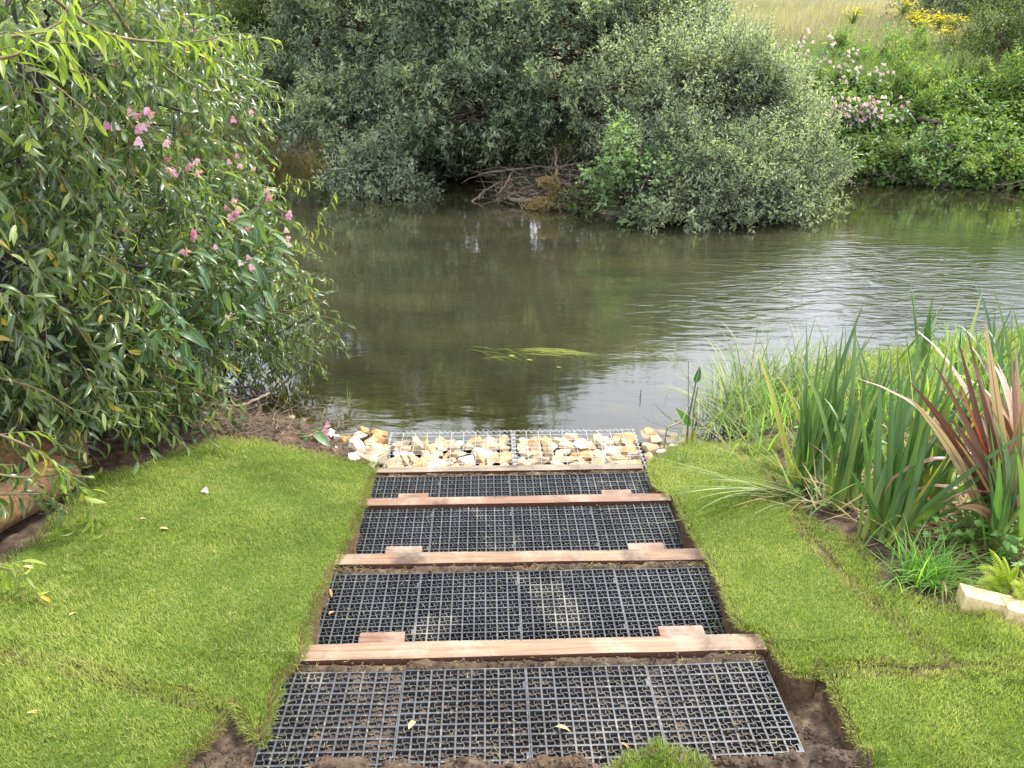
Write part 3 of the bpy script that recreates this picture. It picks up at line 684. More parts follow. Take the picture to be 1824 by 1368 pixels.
for (u, v, sz) in [(1158, 768, .11), (1180, 772, .12), (1205, 778, .11), (1225, 774, .10), (1170, 783, .11), (1195, 788, .12), (1150, 777, .1), (1215, 790, .1)]:
    rock(Wz(u, v, -.05), sz, 'rock_cream', 'pale rock drowned in shallow water right of the baskets', 'drowned rocks right of the baskets')
for i, (u, v, sz) in enumerate([(517, 745, .07), (541, 750, .05)]):
    rock(Wz(u, v, .02), sz, 'rock_grey', ['dark lump of stone in the shallows, the larger of two', 'dark lump of stone in the shallows, the smaller of two'][i], 'dark lumps in the shallows')
# kerb bricks at the right edge
M['brick'] = simple('buff_stone', [(.3, (.42, .30, .14)), (.5, (.58, .44, .24)), (.7, (.68, .56, .36))], 60, .85, .2, .5, .002)
for i, (u, v, rz) in enumerate([(1768, 1078, -20), (1846, 1103, -20)]):
    p = G(u, v); b = obj('edging_brick', rough_box('brick', .175, .085, .055, .0012, .0014, 6), M['brick'], None, (p.x, p.y, p.z - .002)); b.rotation_euler = (R(-12), R(4), R(rz))
    tag(b, ['buff stone edging brick lying whole in front of the fern', 'buff stone edging brick cut off by the right picture border'][i], 'brick', 'stone bricks edging the planting bed')

# grass clippings and straw bits dropped on the grids and boards
nc = 900; x_ = rng.uniform(-.66, .66, nc); ri = rng.integers(0, 4, nc); tt_ = np.where(rng.random(nc) < .55, np.array(PF)[ri] + PS - .0 + np.abs(rng.normal(0, .02, nc)), np.array(PF)[ri] + rng.uniform(0, PS, nc))
x_ = np.where(rng.random(nc) < .45, np.sign(x_) * (.67 - np.abs(rng.normal(0, .07, nc))), x_)
pz = np.array(TZ)[ri] + .003; bp = np.array([list(st(a, b, 0)) for a, b in zip(x_, tt_)]); bp[:, 2] = np.maximum(pz, soil_h(bp[:, 0], bp[:, 1]) + .002)
Vc, Qc, Ac = blades(bp, rng.uniform(0, 6.28, nc), rng.uniform(1.35, 1.6, nc), rng.uniform(-.1, .1, nc), rng.uniform(.006, .03, nc), rng.uniform(.001, .0022, nc), 2, rnd=rng.uniform(.3, 1, nc))
tag(obj('grass_clippings', mesh_np('clippings', Vc, Qc, attr=Ac), M['grass']), 'dry grass clippings scattered on the grids', kind='stuff')
# lumps of mud with grass on the front row, right side
crumb_mesh('mud_crumbs', [(*st(.53 + random.gauss(0, .03), -.26 + random.gauss(0, .03), 0)[:2], TZ[0] + .002, random.uniform(.002, .004)) for _ in range(36)] + [(*st(random.uniform(-.66, .66), random.uniform(PF[i_], PF[i_] + PS), 0)[:2], TZ[i_] + .001, random.uniform(.001, .003)) for i_ in (0, 1, 2, 3) for _ in range(120)], M['soil'], 'small crumbs of mud trodden onto the grids')

# rough grass on the garden beyond both sides
def rough(n, xr, yr, lab):
    x = rng.uniform(*xr, n); y = rng.uniform(*yr, n); z = soil_h(x, y); k = z > .03; x, y, z = x[k], y[k], z[k]; m_ = len(x)
    V, Q, A = blades(np.stack([x, y, z], -1), rng.uniform(0, 6.28, m_), np.abs(rng.normal(.3, .3, m_)), rng.uniform(.2, 1.4, m_), rng.uniform(.05, .16, m_), rng.uniform(.004, .008, m_), 3, rnd=np.clip(rng.normal(.45, .2, m_), 0, 1)); tag(obj('rough_grass', mesh_np('rough', V, Q, attr=A), M['grass']), lab, kind='stuff')
rough(9000, (1.95, 2.6), (1.95, 4.9), 'rough grass at the back of the right planting bed'); rough(60000, (2.45, 8), (-.5, 5.6), 'rough grass beyond the right planting bed'); rough(40000, (-8, -2.3), (-.5, 6.2), 'rough grass under and beyond the left willow')
# ============================================================ near vegetation
M['bark'] = simple('bark', [(.3, (.035, .028, .022)), (.55, (.09, .07, .052)), (.75, (.17, .14, .105))], 28, .85, .2, .7, .004)
M['bark_dark'] = simple('bark_dark', [(.3, (.018, .015, .013)), (.55, (.045, .038, .032)), (.75, (.10, .088, .072))], 24, .6, .4, .6, .004)
M['twig'] = simple('twig_bark', [(.3, (.10, .075, .04)), (.6, (.20, .16, .08)), (.8, (.28, .25, .12))], 20, .7, .3, .2, .002)
M['dead'] = simple('dead_wood', [(.3, (.10, .075, .055)), (.5, (.22, .17, .125)), (.75, (.38, .31, .23))], 25, .9, .1, .6, .003)
M['willow'] = leaf_mat('willow_leaf', [(0, (.038, .070, .024)), (.35, (.075, .12, .038)), (.65, (.145, .20, .06)), (.85, (.28, .34, .10)), (.975, (.42, .45, .14)), (1, (.60, .38, .06))], (.20, .25, .10), .30, .75, .36, back=(1.5, 1.45, 1.7), patch=(1.3, (.75, .85, .8), .6))
M['willow_young'] = leaf_mat('willow_young_leaf', [(0, (.13, .20, .03)), (.6, (.24, .31, .05)), (.95, (.34, .38, .09)), (1, (.55, .40, .06))], (.30, .34, .12), .42, .5, .42)
M['balsam'] = leaf_mat('balsam_leaf', [(0, (.045, .10, .04)), (.5, (.08, .155, .06)), (.9, (.15, .23, .085)), (1, (.36, .38, .05))], (.24, .32, .16), .42, .5, .30)
M['balsam_stem'] = simple('balsam_stem', [(.35, (.14, .19, .05)), (.6, (.24, .20, .08)), (.75, (.30, .11, .07))], 14, .4, .5, .1, .002)
M['pink'] = leaf_mat('pink_petal', [(0, (.60, .22, .46)), (.5, (.70, .38, .60)), (1, (.82, .58, .76))], None, .5, .3, .35, back=(1, 1, 1))
M['palepink'] = leaf_mat('pale_petal', [(0, (.68, .42, .60)), (1, (.82, .72, .78))], None, .5, .3, .35, back=(1, 1, 1))
LANCE = [leaf_t(6, .30, c_, 'lance') for c_ in (.5, 1.1, 1.7)]
LANCE4 = [leaf_t(3, .3, c_, 'lance') for c_ in (.5, 1.1)]
OVATE = [leaf_t(6, .35, c_, 'ovate', wave=.006) for c_ in (.45, .8, 1.2)]
OVATE4 = [leaf_t(3, .3, c_, 'ovate') for c_ in (.4, .8)]
def A3(v): return np.array(v, float)
def lobe_samples(lobes, n, shell=.45, back_cut=.7, lump=.12, seed=0, lump_f=2.2):
    """points and outward directions through the outer part of overlapping ellipsoids, with gaps between clumps"""
    C = np.array([l[0] for l in lobes]); Rr = np.array([l[1] for l in lobes]); w = (Rr ** 2).mean(1); w = w / w.sum()
    k = rng.choice(len(lobes), n, p=w); d = norm(rng.normal(0, 1, (n, 3))); rad = 1 - shell * rng.random(n) ** 1.5
    nn = np.sin(d[:, 0] * 5.1 + k * 2.3 + seed) * np.cos(d[:, 1] * 4.3 + k) + np.sin(d[:, 2] * 6.7 + k * 1.7 + seed) * .8
    rad = rad * (1 + lump * nn); P = C[k] + d * Rr[k] * rad[:, None]
    keep = np.ones(n, bool)
    for c_, r_ in zip(C, Rr): keep &= (((P - c_) / (r_ * .62)) ** 2).sum(1) > 1
    cl = np.sin(P[:, 0] * lump_f * 2.1 + seed) + np.sin(P[:, 1] * lump_f * 1.7 + 1.3 * seed) + np.sin(P[:, 2] * lump_f * 2.6 + 2 * P[:, 0]) + rng.normal(0, .7, n)
    keep &= cl > -1.35
    keep &= ~((d[:, 1] > .45) & (rng.random(n) < back_cut))
    keep &= P[:, 2] > soil_h(P[:, 0], P[:, 1]) + .03
    return P[keep], norm(d[keep] / Rr[k[keep]]), k[keep]

# ---------- big willow overhanging on the left
def lob(u, v, y, r): return (A3(Py(u, v, y)), A3(r if isinstance(r, (tuple, list)) else (r, r, r)))
wl = [lob(60, 60, 2.9, .42), lob(240, 150, 3.5, .42), lob(120, 280, 3.2, .48), lob(300, 330, 4.5, .46), lob(400, 400, 4.9, .38), lob(200, 430, 3.4, .48), lob(20, 470, 2.8, .45),
      lob(300, 520, 4.1, .42), lob(450, 560, 4.6, (.42, .4, .28)), lob(90, 620, 2.9, .42), lob(230, 610, 3.3, .40), lob(350, 620, 4.3, .30), lob(60, 150, 4.6, .7), lob(100, 400, 4.8, .8), lob(330, 180, 5.2, .5), lob(20, 230, 3.4, .45), lob(20, 430, 4.5, .6), lob(-80, 500, 4.0, .6), lob(0, 760, 2.8, .34), lob(130, 700, 3.1, .34), lob(250, 690, 3.6, .28), lob(430, 500, 4.9, .34), lob(-160, 300, 2.9, .6), lob(-120, 620, 2.8, .5)]
wl = [(c_, r_) for c_, r_ in wl]
wb = empty('willow_bush', (-2.35, 3.6, ground_z(-2.35, 3.6)), 'large leafy willow with drooping long leaves overhanging the turf on the left', 'tree')
P, D, K_ = lobe_samples(wl, 9600, .5, .75, .10, 2)
# the balsam stand grows through the outer right part of the willow: fewer shoots there
uu = 912 + F * P[:, 0] / (P[:, 1] * cp + (EYE - P[:, 2]) * sp_); vv = 684 + F * ((EYE - P[:, 2]) * cp - P[:, 1] * sp_) / (P[:, 1] * cp + (EYE - P[:, 2]) * sp_)
z_ = (uu > 165) & (uu < 560) & (vv > 150) & (vv < 600) & (P[:, 1] < 4.6); z2 = ((uu > 110) & (uu < 350) & (vv > 735)) | ((uu < 130) & (vv > 815)); k_ = ~((z_ & (rng.random(len(P)) < .62)) | (z2 & (rng.random(len(P)) < .85))); P, D = P[k_], D[k_]
D = norm(D * .8 + A3([.35, -.15, .1]) + rng.normal(0, .35, P.shape))
TP = twigs_from(P - D * .12, D, rng.uniform(.22, .38, len(P)), K=4, sag=.42)
# hanging and reaching shoots traced from the silhouette (real positions in depth)
def shoots(paths, n_side, L=.24):
    out = []
    for pts in paths:
        C_ = curve([A3(Py(*q)) for q in pts], 14); out.append(C_)
    return out
arch = shoots([[(150, -60, 2.6), (260, 90, 2.75), (360, 160, 2.9), (452, 186, 3.0)], [(60, -30, 2.2), (190, 60, 2.5), (330, 75, 2.8), (415, 60, 2.9)], [(-40, 70, 1.9), (60, 60, 1.95), (112, 38, 2.0)], [(-40, 110, 1.85), (20, 100, 1.85), (50, 82, 1.9)],
               [(400, 470, 4.4), (480, 440, 4.4), (545, 420, 4.4), (582, 378, 4.4)], [(420, 380, 4.5), (480, 350, 4.5), (520, 318, 4.5)], [(440, 560, 4.5), (530, 555, 4.5), (592, 582, 4.5)], [(450, 600, 4.5), (540, 610, 4.5), (602, 618, 4.5)], [(430, 580, 4.3), (500, 560, 4.3), (560, 545, 4.3)],
               [(440, 620, 4.4), (520, 640, 4.4), (575, 655, 4.3)], [(-60, 660, 2.3), (60, 690, 2.4), (150, 735, 2.5), (200, 690, 2.6)], [(-40, 760, 2.1), (60, 800, 2.15), (120, 850, 2.2), (160, 888, 2.25)], [(-60, 830, 2.1), (30, 850, 2.15), (120, 845, 2.2)], [(-40, 880, 2.1), (40, 880, 2.1), (90, 880, 2.15)],
               [(-60, 1010, 1.75), (-10, 1010, 1.8), (42, 1020, 1.82)], [(180, 720, 2.9), (240, 760, 2.9), (292, 720, 3.0)], [(100, 640, 2.7), (180, 740, 2.8), (250, 700, 2.9)], [(110, 560, 2.8), (230, 690, 2.9), (275, 740, 3.0)], [(360, 480, 4.2), (450, 500, 4.3), (530, 500, 4.3)]], 0)
gl_ = Geo(); gy_l = Geo(); gt = Geo()
LANCEB = [leaf_t(6, .35, c_, 'ovate') for c_ in (.6, 1.3)]
leaves_on(gl_, TP, 10, .088, .225, LANCE + LANCEB[:1], .72, .48, .55, .08)
V, Q, A = tubes(TP, np.linspace(.0022, .0010, 4)[None], 3); gt.add(V, Q, A)
for i, C_ in enumerate(arch):
    V, Q, A = tubes(C_[None], np.linspace(.006, .0018, 14)[None], 5); gt.add(V, Q, A)
    Ln = np.linalg.norm(np.diff(C_, axis=0), axis=1).sum(); far_ = C_[:, 1].mean() > 4
    n_ = int(Ln * 9) + 3; f = np.linspace(.12, 1, n_) * 12.9; ii = f.astype(int); p0 = C_[ii] + (C_[np.minimum(ii + 1, 13)] - C_[ii]) * (f - ii)[:, None]
    dd = norm(np.gradient(C_, axis=0))[ii]; sd_ = norm(np.cross(dd, rng.normal(0, 1, dd.shape))); tw = twigs_from(p0, norm(dd + sd_ * .8), rng.uniform(.08, .20, n_), K=4, sag=.3)
    V, Q, A = tubes(tw, .0013, 3); gt.add(V, Q, A)
    young = (i in (1, 2, 3, 4, 5, 11, 14))
    tgt = gy_l if young else gl_
    leaves_on(tgt, tw, 6, .075 if not far_ else .06, .2, LANCE, .7, .7, .6, .05)
    leaves_on(tgt, C_[None], int(Ln * 26), .09 if not far_ else .065, .2, LANCE, .7, .8, .6, .25)
gl_.cur = 1; gl_.add(np.concatenate(gt.V), np.concatenate(gt.Q), np.concatenate(gt.A)); obj('crown', gl_.mesh('willow_foliage'), [M['willow'], M['twig']], wb)
obj('young_foliage', gy_l.mesh('willow_young'), M['willow_young'], wb)
limbs = Geo(); base = A3([-2.35, 3.6, ground_z(-2.35, 3.6) - .05])
for (c_, r_) in wl:
    V, Q, A = tube1([base + rng.normal(0, .06, 3) * [1, 1, 0], base * .5 + c_ * .5 + rng.normal(0, .08, 3) - [0, 0, .15], c_], .032, .010, 12, 6, .012); limbs.add(V, Q, A)
    for _ in range(9):
        d = norm(rng.normal(0, 1, 3)); V, Q, A = tube1([c_ + rng.normal(0, .05, 3), c_ + d * r_ * .5 + rng.normal(0, .04, 3), c_ + d * r_ * .95], .008, .003, 8, 5, .006); limbs.add(V, Q, A)
# visible thick low limb with the sawn end, and the thin ones above it
V, Q, A = tube1([Py(-40, 745, 2.9), Py(60, 752, 3.05), Py(150, 765, 3.1), Py(205, 785, 3.1), Py(247, 808, 3.08)], .042, .026, 16, 10, .002); limbs.add(V, Q, A)
V, Q, A = tube1([Py(60, 735, 3.2), Py(130, 750, 3.15), Py(190, 770, 3.12), Py(225, 790, 3.1)], .014, .010, 12, 7, .002); limbs.add(V, Q, A)
for pts in ([(40, 440, 3.0), (150, 455, 3.0), (250, 475, 3.05), (320, 482, 3.1)], [(110, 540, 2.85), (160, 590, 2.9), (210, 680, 3.0)], [(560, 560, 4.5), (480, 600, 4.4), (380, 640, 4.2)], [(345, 635, 3.7), (385, 632, 3.8), (420, 628, 3.9)], [(330, 760, 3.7), (400, 720, 3.9), (480, 700, 4.1), (560, 640, 4.3)], [(350, 700, 3.9), (440, 690, 4.1), (500, 720, 4.15)], [(-20, 560, 2.7), (20, 590, 2.7), (50, 640, 2.75)]):
    V, Q, A = tube1([Py(*q) for q in pts], .009, .004, 12, 6, .004); limbs.add(V, Q, A)
obj('trunk', limbs.mesh('willow_limbs'), M['bark_dark'], wb)
bmx = bmesh.new(); bmesh.ops.create_circle(bmx, cap_ends=True, segments=14, radius=.027); cut = bm_mesh('cut', bmx)
M['cutwood'] = simple('cut_wood', [(.3, (.42, .32, .18)), (.7, (.62, .52, .34))], 60, .8, .2, .2, .001)
ce = obj('sawn_end', cut, M['cutwood'], wb); pe = Py(249, 809, 3.076); ce.matrix_parent_inverse = Matrix.Translation(wb.location).inverted(); ce.location = pe; ce.rotation_euler = (Vector(Py(249, 809, 3.076)) - Vector(Py(205, 785, 3.1))).to_track_quat('Z', 'Y').to_euler()

# ---------- flowers and balsam plants
def flower_geo(g, p, sc, d, rnd):
    """hooded balsam flower: pouch, two broad lower lips, an upper hood, thin spur"""
    k = 0
    up = norm(A3([0, 0, 1]) + rng.normal(0, .25, 3)); d = norm(d)
    for (dy, dz, l, w) in ((1, -.5, 1.0, .75), (.7, -1.0, .9, .7), (.3, 1.0, .8, .9)):
        for sgn in ((-1, 1) if dz < 0 else (0,)):
            sidev = np.cross(d, up); Y = norm(d * dy + up * dz + sidev * sgn * .8)[None]
            place(g, PET, p[None], Y, (d + up * .3)[None], A3([l * sc]), A3([w * sc]), A3([rnd]))
    for s_ in (-1, 1): place(g, POUCH, (p - d * sc * .1)[None], norm(-d + up * .1 + .2 * s_)[None], up[None] * s_, A3([sc * .95]), A3([sc * .75]), A3([rnd * .6]))
PET = leaf_t(3, .5, .8, 'ovate'); POUCH = leaf_t(4, 1.4, .5, 'ovate')
XL = []
def balsam(top, base, lean_mid, nleaf, leafL, flowers, label, group=None, detail=True, mat_f='pink', leafz=.55, nm='balsam_plant', bud=True):
    top, base = A3(top), A3(base); e = empty(nm, base, label, 'flowering plant', group)
    P = curve([base, base * .45 + top * .55 + A3(lean_mid), top], 14); V, Q, A = tubes(P[None], np.linspace(.011, .0035, 14)[None] * (leafL / .12 if leafL < .12 else 1), 6)
    st_ = Geo(); st_.add(V, Q, A); g = Geo(); T = OVATE if detail else OVATE4
    Ht = np.linalg.norm(top - base)
    for i in range(nleaf):
        f = 1 - leafz * (i / max(nleaf - 1, 1)) ** .9; q = f * 12.99; ii = min(int(q), 12); p = P[ii] + (P[ii + 1] - P[ii]) * (q - ii); d = norm(P[ii + 1] - P[ii]); n_ = 3 + (i % 2)
        az = rng.random() * 6.28; sz = leafL * (.55 + .6 * (i / max(nleaf - 1, 1)) ** .5)
        for k in range(n_):
            a = az + k * 6.283 / n_ + rng.normal(0, .25); h = A3([math.sin(a), math.cos(a), 0]); Y = norm(h + A3([0, 0, rng.uniform(-.45, .35)]))
            place(g, T[rng.integers(len(T))], (p + Y * .012)[None], Y[None], (A3([0, 0, 1.]) + h * .2 + rng.normal(0, .2, 3))[None], A3([sz * rng.uniform(.8, 1.2)]), A3([sz * rng.uniform(.27, .36)]), A3([rng.random() * .95 if rng.random() < .97 else 1.]))
    for (u, v, y, du, dv, L) in XL:
        a = A3(Py(u, v, y)); b_ = A3(Py(u + du, v + dv, y - .05)); Y = norm(b_ - a); Vt, Qt, At = tube1([P[8], (P[8] + a) / 2 + rng.normal(0, .02, 3), a], .004, .0025, 8, 5); st_.add(Vt, Qt, At)
        place(g, OVATE[rng.integers(3)], a[None], Y[None], (A3([.1, -.45, .75]) + rng.normal(0, .4, 3))[None], A3([L]), A3([L * rng.uniform(.24, .33)]), A3([rng.random() * .9]))
    XL.clear(); obj('foliage', g.mesh('balsam_leaves'), M['balsam'], e)
    rc = Geo()
    for (fp, sc) in flowers:
        fp = A3(fp); q = P[-2] + rng.normal(0, .01, 3); V, Q, A = tube1([q, (q + fp) / 2 + A3([0, 0, .02]), fp], .0018, .001, 6, 4); st_.add(V, Q, A)
        fg = Geo(); flower_geo(fg, fp, sc, norm(A3([rng.normal(0, .6), -1, -.2])), rng.random()); obj('flower', fg.mesh('flower'), M[mat_f if rng.random() < .85 else 'palepink'], e)
    if bud:
        for _ in range(6):
            fp = top + rng.normal(0, .04, 3) + A3([0, 0, -.01]); V, Q, A = tube1([P[-2], (P[-2] + fp) / 2 + A3([0, 0, .015]), fp], .0012, .0018, 5, 4); st_.add(V, Q, A)
    obj('stem', st_.mesh('balsam_stem'), M['balsam_stem'], e); return e
def fl(*l): return [(Py(u, v, y), s) for (u, v, y, s) in l]
gb = 'tall pink flowered balsam plants on the left'
def gnd(x, y): return A3([x, y, ground_z(x, y)])
near_b = [((250, 215, 3.25), (-1.75, 3.25), fl((232, 200, 3.2, .026), (243, 206, 3.2, .028), (262, 196, 3.2, .03), (268, 203, 3.2, .026), (247, 230, 3.2, .03), (256, 226, 3.2, .026), (264, 220, 3.2, .022)), 'pink flowered balsam beside the uppermost left flower pair'),
          ((215, 232, 3.2), (-1.85, 3.2), fl((190, 224, 3.15, .03), (204, 224, 3.15, .03), (247, 252, 3.15, .03), (297, 255, 3.2, .028)), 'balsam with a separate pair of pink flowers furthest left'),
          ((320, 300, 3.6), (-1.62, 3.55), fl((296, 284, 3.5, .028), (300, 302, 3.5, .032), (310, 308, 3.5, .03), (337, 296, 3.5, .03), (350, 288, 3.5, .026), (352, 308, 3.5, .03)), 'balsam with a loose ring of pink flowers in mid foliage'),
          ((340, 50, 5.2), (-2.25, 5.0), fl((328, 28, 5.1, .04), (340, 44, 5.1, .045), (334, 36, 5.1, .04), (348, 50, 5.1, .04)), 'tallest balsam with one large pink flower spike near the top'),
          ((418, 360, 3.9), (-1.5, 3.75), fl((405, 368, 3.8, .034), (415, 360, 3.8, .034), (410, 388, 3.8, .034), (418, 382, 3.8, .034), (424, 372, 3.8, .03), (440, 408, 3.8, .026), (425, 406, 3.8, .02)), 'balsam with the densest pink flower cluster above broad leaves'),
          ((478, 345, 4.1), (-1.42, 3.9), fl((479, 352, 4.0, .034), (476, 340, 4.0, .025), (516, 380, 4.0, .03), (514, 386, 4.0, .028), (450, 300, 4.0, .022)), 'balsam leaning over the water with two pink blooms'),
          ((350, 440, 3.4), (-1.55, 3.3), fl((345, 414, 3.3, .028), (344, 424, 3.3, .028), (332, 450, 3.3, .03), (325, 448, 3.3, .024), (384, 440, 3.3, .02), (223, 408, 3.3, .024)), 'balsam with pink blooms hanging above the long narrow leaves'),
          ((500, 430, 4.2), (-1.40, 3.95), fl((512, 425, 4.1, .03), (510, 410, 4.1, .028), (515, 436, 4.1, .026)), 'balsam with pale almost white blooms at the water side'),
          ((430, 215, 4.9), (-2.0, 4.7), fl((415, 213, 4.8, .034), (378, 190, 4.8, .03), (332, 170, 4.8, .03), (446, 198, 4.8, .03)), 'balsam high behind the arching willow shoots'),
          ((395, 500, 3.6), (-1.36, 3.5), fl((405, 566, 3.5, .03)), 'balsam with a single white bloom low on its leafy side shoot'),
          ((300, 575, 3.0), (-1.42, 3.12), [], 'young balsam without flowers, one big leaf hanging over the soil'),
          ((350, 420, 4.4), (-1.8, 4.1), [], 'flowerless balsam deep inside the thicket')]
cam_o = A3([0, 0, EYE])
for i, (u, v, y) in enumerate([(230, 300, 3.5), (270, 380, 3.4), (380, 300, 4.1), (420, 290, 4.5), (300, 240, 4.0), (360, 230, 4.4), (440, 470, 3.7), (330, 500, 3.3), (460, 400, 4.2), (205, 330, 3.4), (290, 450, 3.2), (250, 520, 3.1)]):
    near_b.append(((u, v, y), (-1.55 - .1 * (i % 5), y + .1), [] if i % 3 else fl((u - 12, v - 2, y - .1, .026), (u + 8, v + 6, y - .1, .028), (u + 2, v - 12, y - .1, .024)), ['flowering balsam left of centre just below the upper flower pair', 'balsam top among willow leaves left of the loose ring of pink flowers', 'thin balsam at the right, level with the arching willow tip', 'flowering balsam at the thicket edge nearest the far bank roots', 'balsam high in the thicket between the two upper pink clusters', 'pale balsam top under the long arching willow branch', 'flowering broad leaved balsam right of the hanging pink blooms', 'leafy balsam low in the middle of the thicket', 'outermost balsam over the water below the pink spike', 'leftmost flowering balsam shaded by large willow leaves', 'balsam in the middle of the thicket under the hanging pink blooms', 'lowest leafy balsam left of the young one with the hanging leaf'][i]))
for i, (tp_, bs, fls, lab) in enumerate(near_b):
    if i == 7: mf = 'palepink'
    elif i == 9: mf = 'palepink'
    else: mf = 'pink'
    nl = (7, 6, 7, 6, 9, 9, 9, 10, 7, 8, 6, 7)[i % 12]; LL = (.09, .09, .10, .10, .14, .15, .14, .16, .11, .14, .13, .12)[i] if i < 12 else .085 + .012 * (i % 4)
    tp_ = (tp_[0], tp_[1], tp_[2] - (.22 if i > 3 else .4 if i < 3 else 0)); fls = [(A3(f_) * 1 + (cam_o - A3(f_)) * (.13 if i < 3 else .07), s_ * .76) for f_, s_ in fls]
    cc = {4: (420, 440, 3.45, 9), 5: (465, 430, 3.7, 9), 6: (350, 470, 3.15, 8), 7: (455, 500, 3.65, 13), 9: (400, 540, 3.3, 8), 10: (320, 600, 2.85, 9), 11: (440, 520, 3.6, 8)}.get(i)
    if cc:
        for k in range(cc[3]):
            a_ = rng.uniform(-.4, 3.5); rr_ = rng.uniform(.5, 1); L_px = rng.uniform(26, 54); XL.append((cc[0] + rng.normal(0, 26), cc[1] + rng.normal(0, 26), cc[2] + rng.normal(0, .06), math.cos(a_) * L_px, math.sin(a_) * L_px * .9 + 8, L_px * cc[2] / 1370 * 1.25))
        if i == 10: XL.append((330, 606, 2.8, 3, 66, .15))
    balsam(Py(*tp_), gnd(bs[0] - .35, bs[1] + .1), rng.normal(0, .04, 3) + A3([-.12, 0, .05]), nl + 3, LL, fls, lab, gb, True, mf, .62)
# the big nodding leaves in front
for (u, v, y, L, dx, dz, lab) in []: pass
# cut balsam shoot lying on the mud by the rocks
e = empty('balsam_shoot', Wz(545, 790, .1), 'cut balsam shoot with pink flowers lying on the mud by the rocks', 'flowering plant')
g = Geo(); P0 = [Wz(440, 778, .13), Wz(500, 776, .14), Wz(545, 778, .16), Wz(570, 766, .15)]
V, Q, A = tube1(P0, .007, .004, 14, 6); s_ = Geo(); s_.add(V, Q, A)
for (u, v, du, dv, L) in [(540, 775, -26, -22, .10), (545, 776, -38, 8, .10), (560, 770, 34, 26, .15), (566, 766, 22, -26, .10), (548, 778, -10, 22, .08), (530, 777, -20, 22, .09), (565, 770, 8, 14, .09), (572, 764, 26, -6, .07), (556, 768, -4, -24, .09), (520, 777, -14, -10, .05)]:
    a = A3(Wz(u, v, .16)); b = A3(Wz(u + du, v + dv, .13)); place(g, OVATE[0], a[None], (b - a)[None], A3([[0, -.2, 1]]), A3([L]), A3([L * .38]), A3([rng.random() * .8]))
obj('foliage', g.mesh('shoot_leaves'), M['balsam'], e); obj('stem', s_.mesh('shoot_stem'), M['balsam_stem'], e)
for (u, v, z, sc) in [(578, 772, .12, .028), (580, 765, .11, .03), (582, 780, .12, .026), (583, 757, .10, .022)]:
    fg = Geo(); flower_geo(fg, A3(Wz(u, v, z)), sc, A3([.2, -1, .4]), rng.random()); obj('flower', fg.mesh('flower'), M['pink'], e)
# fallen petals and leaves
M['fallen'] = simple('fallen_leaf', [(.3, (.42, .30, .10)), (.7, (.58, .48, .22))], 60, .7, .2, .3, .001)
M['fallen_brown'] = simple('fallen_leaf_brown', [(.3, (.26, .13, .05)), (.7, (.42, .26, .12))], 60, .7, .2, .3, .001)
def fallen(u, v, L, az, mat, label, z=None, T=None, f=turf_h, wr=.26):
    p = G(u, v, f) if z is None else Wz(u, v, z)
    g = Geo(); place(g, T or LANCE[1], A3([[0, 0, 0]]), A3([[math.sin(az), math.cos(az), .15]]), A3([[.2, .1, 1]]), A3([L]), A3([L * wr]), A3([.5]))
    o_ = obj('fallen_leaf', g.mesh('fallen_leaf'), M[mat], None, (p.x, p.y, p.z + .014)); return tag(o_, label, 'leaf', 'dead leaves lying about')
fallen(728, 1306, .055, .35, 'fallen', 'pale dry leaf lying on the second grid of the nearest row', TZ[0] + .0)
fallen(990, 1301, .045, 1.5, 'fallen', 'curled yellow leaf lying on the third grid of the nearest row', TZ[0] + .0)
fallen(50, 1277, .05, 1.3, 'fallen', 'cream curled leaf on the turf at the lower left')
fallen(285, 947, .04, 1.2, 'fallen', 'long tan leaf on the middle of the left turf')
fallen(165, 1013, .04, 1.6, 'fallen', 'small yellow leaf on the turf beside the rolled turf')
fallen(160, 976, .05, 2.2, 'willow', 'green willow leaf fallen on the left turf', z=None)
fallen(250, 930, .03, 1.0, 'fallen', 'pale sliver of leaf on the left turf near the upright shoots')
fallen(42, 1016, .05, 1.4, 'fallen', 'cream leaf close to the left picture edge below the rolled turf')
fallen(125, 1103, .03, .4, 'fallen', 'tiny yellow leaf alone on the lower left turf')
fallen(588, 1055, .035, 2.6, 'fallen_brown', 'brown dead leaf at the left edge of the second row of grids', TZ[1])
fallen(586, 1100, .035, .6, 'fallen_brown', 'tan dead leaf on the leftmost grid near the left stake', TZ[1])
fallen(1105, 1330, .03, 1.9, 'fallen_brown', 'short brown leaf shred near the small tongue of turf', TZ[0])
fg = Geo(); flower_geo(fg, A3([0, 0, 0]), .02, A3([.2, -1, .6]), .5); p = G(368, 880); o_ = obj('fallen_flower', fg.mesh('petal'), M['palepink'], None, (p.x, p.y, p.z + .02)); tag(o_, 'single pale pink flower lying on the left turf', 'flower')

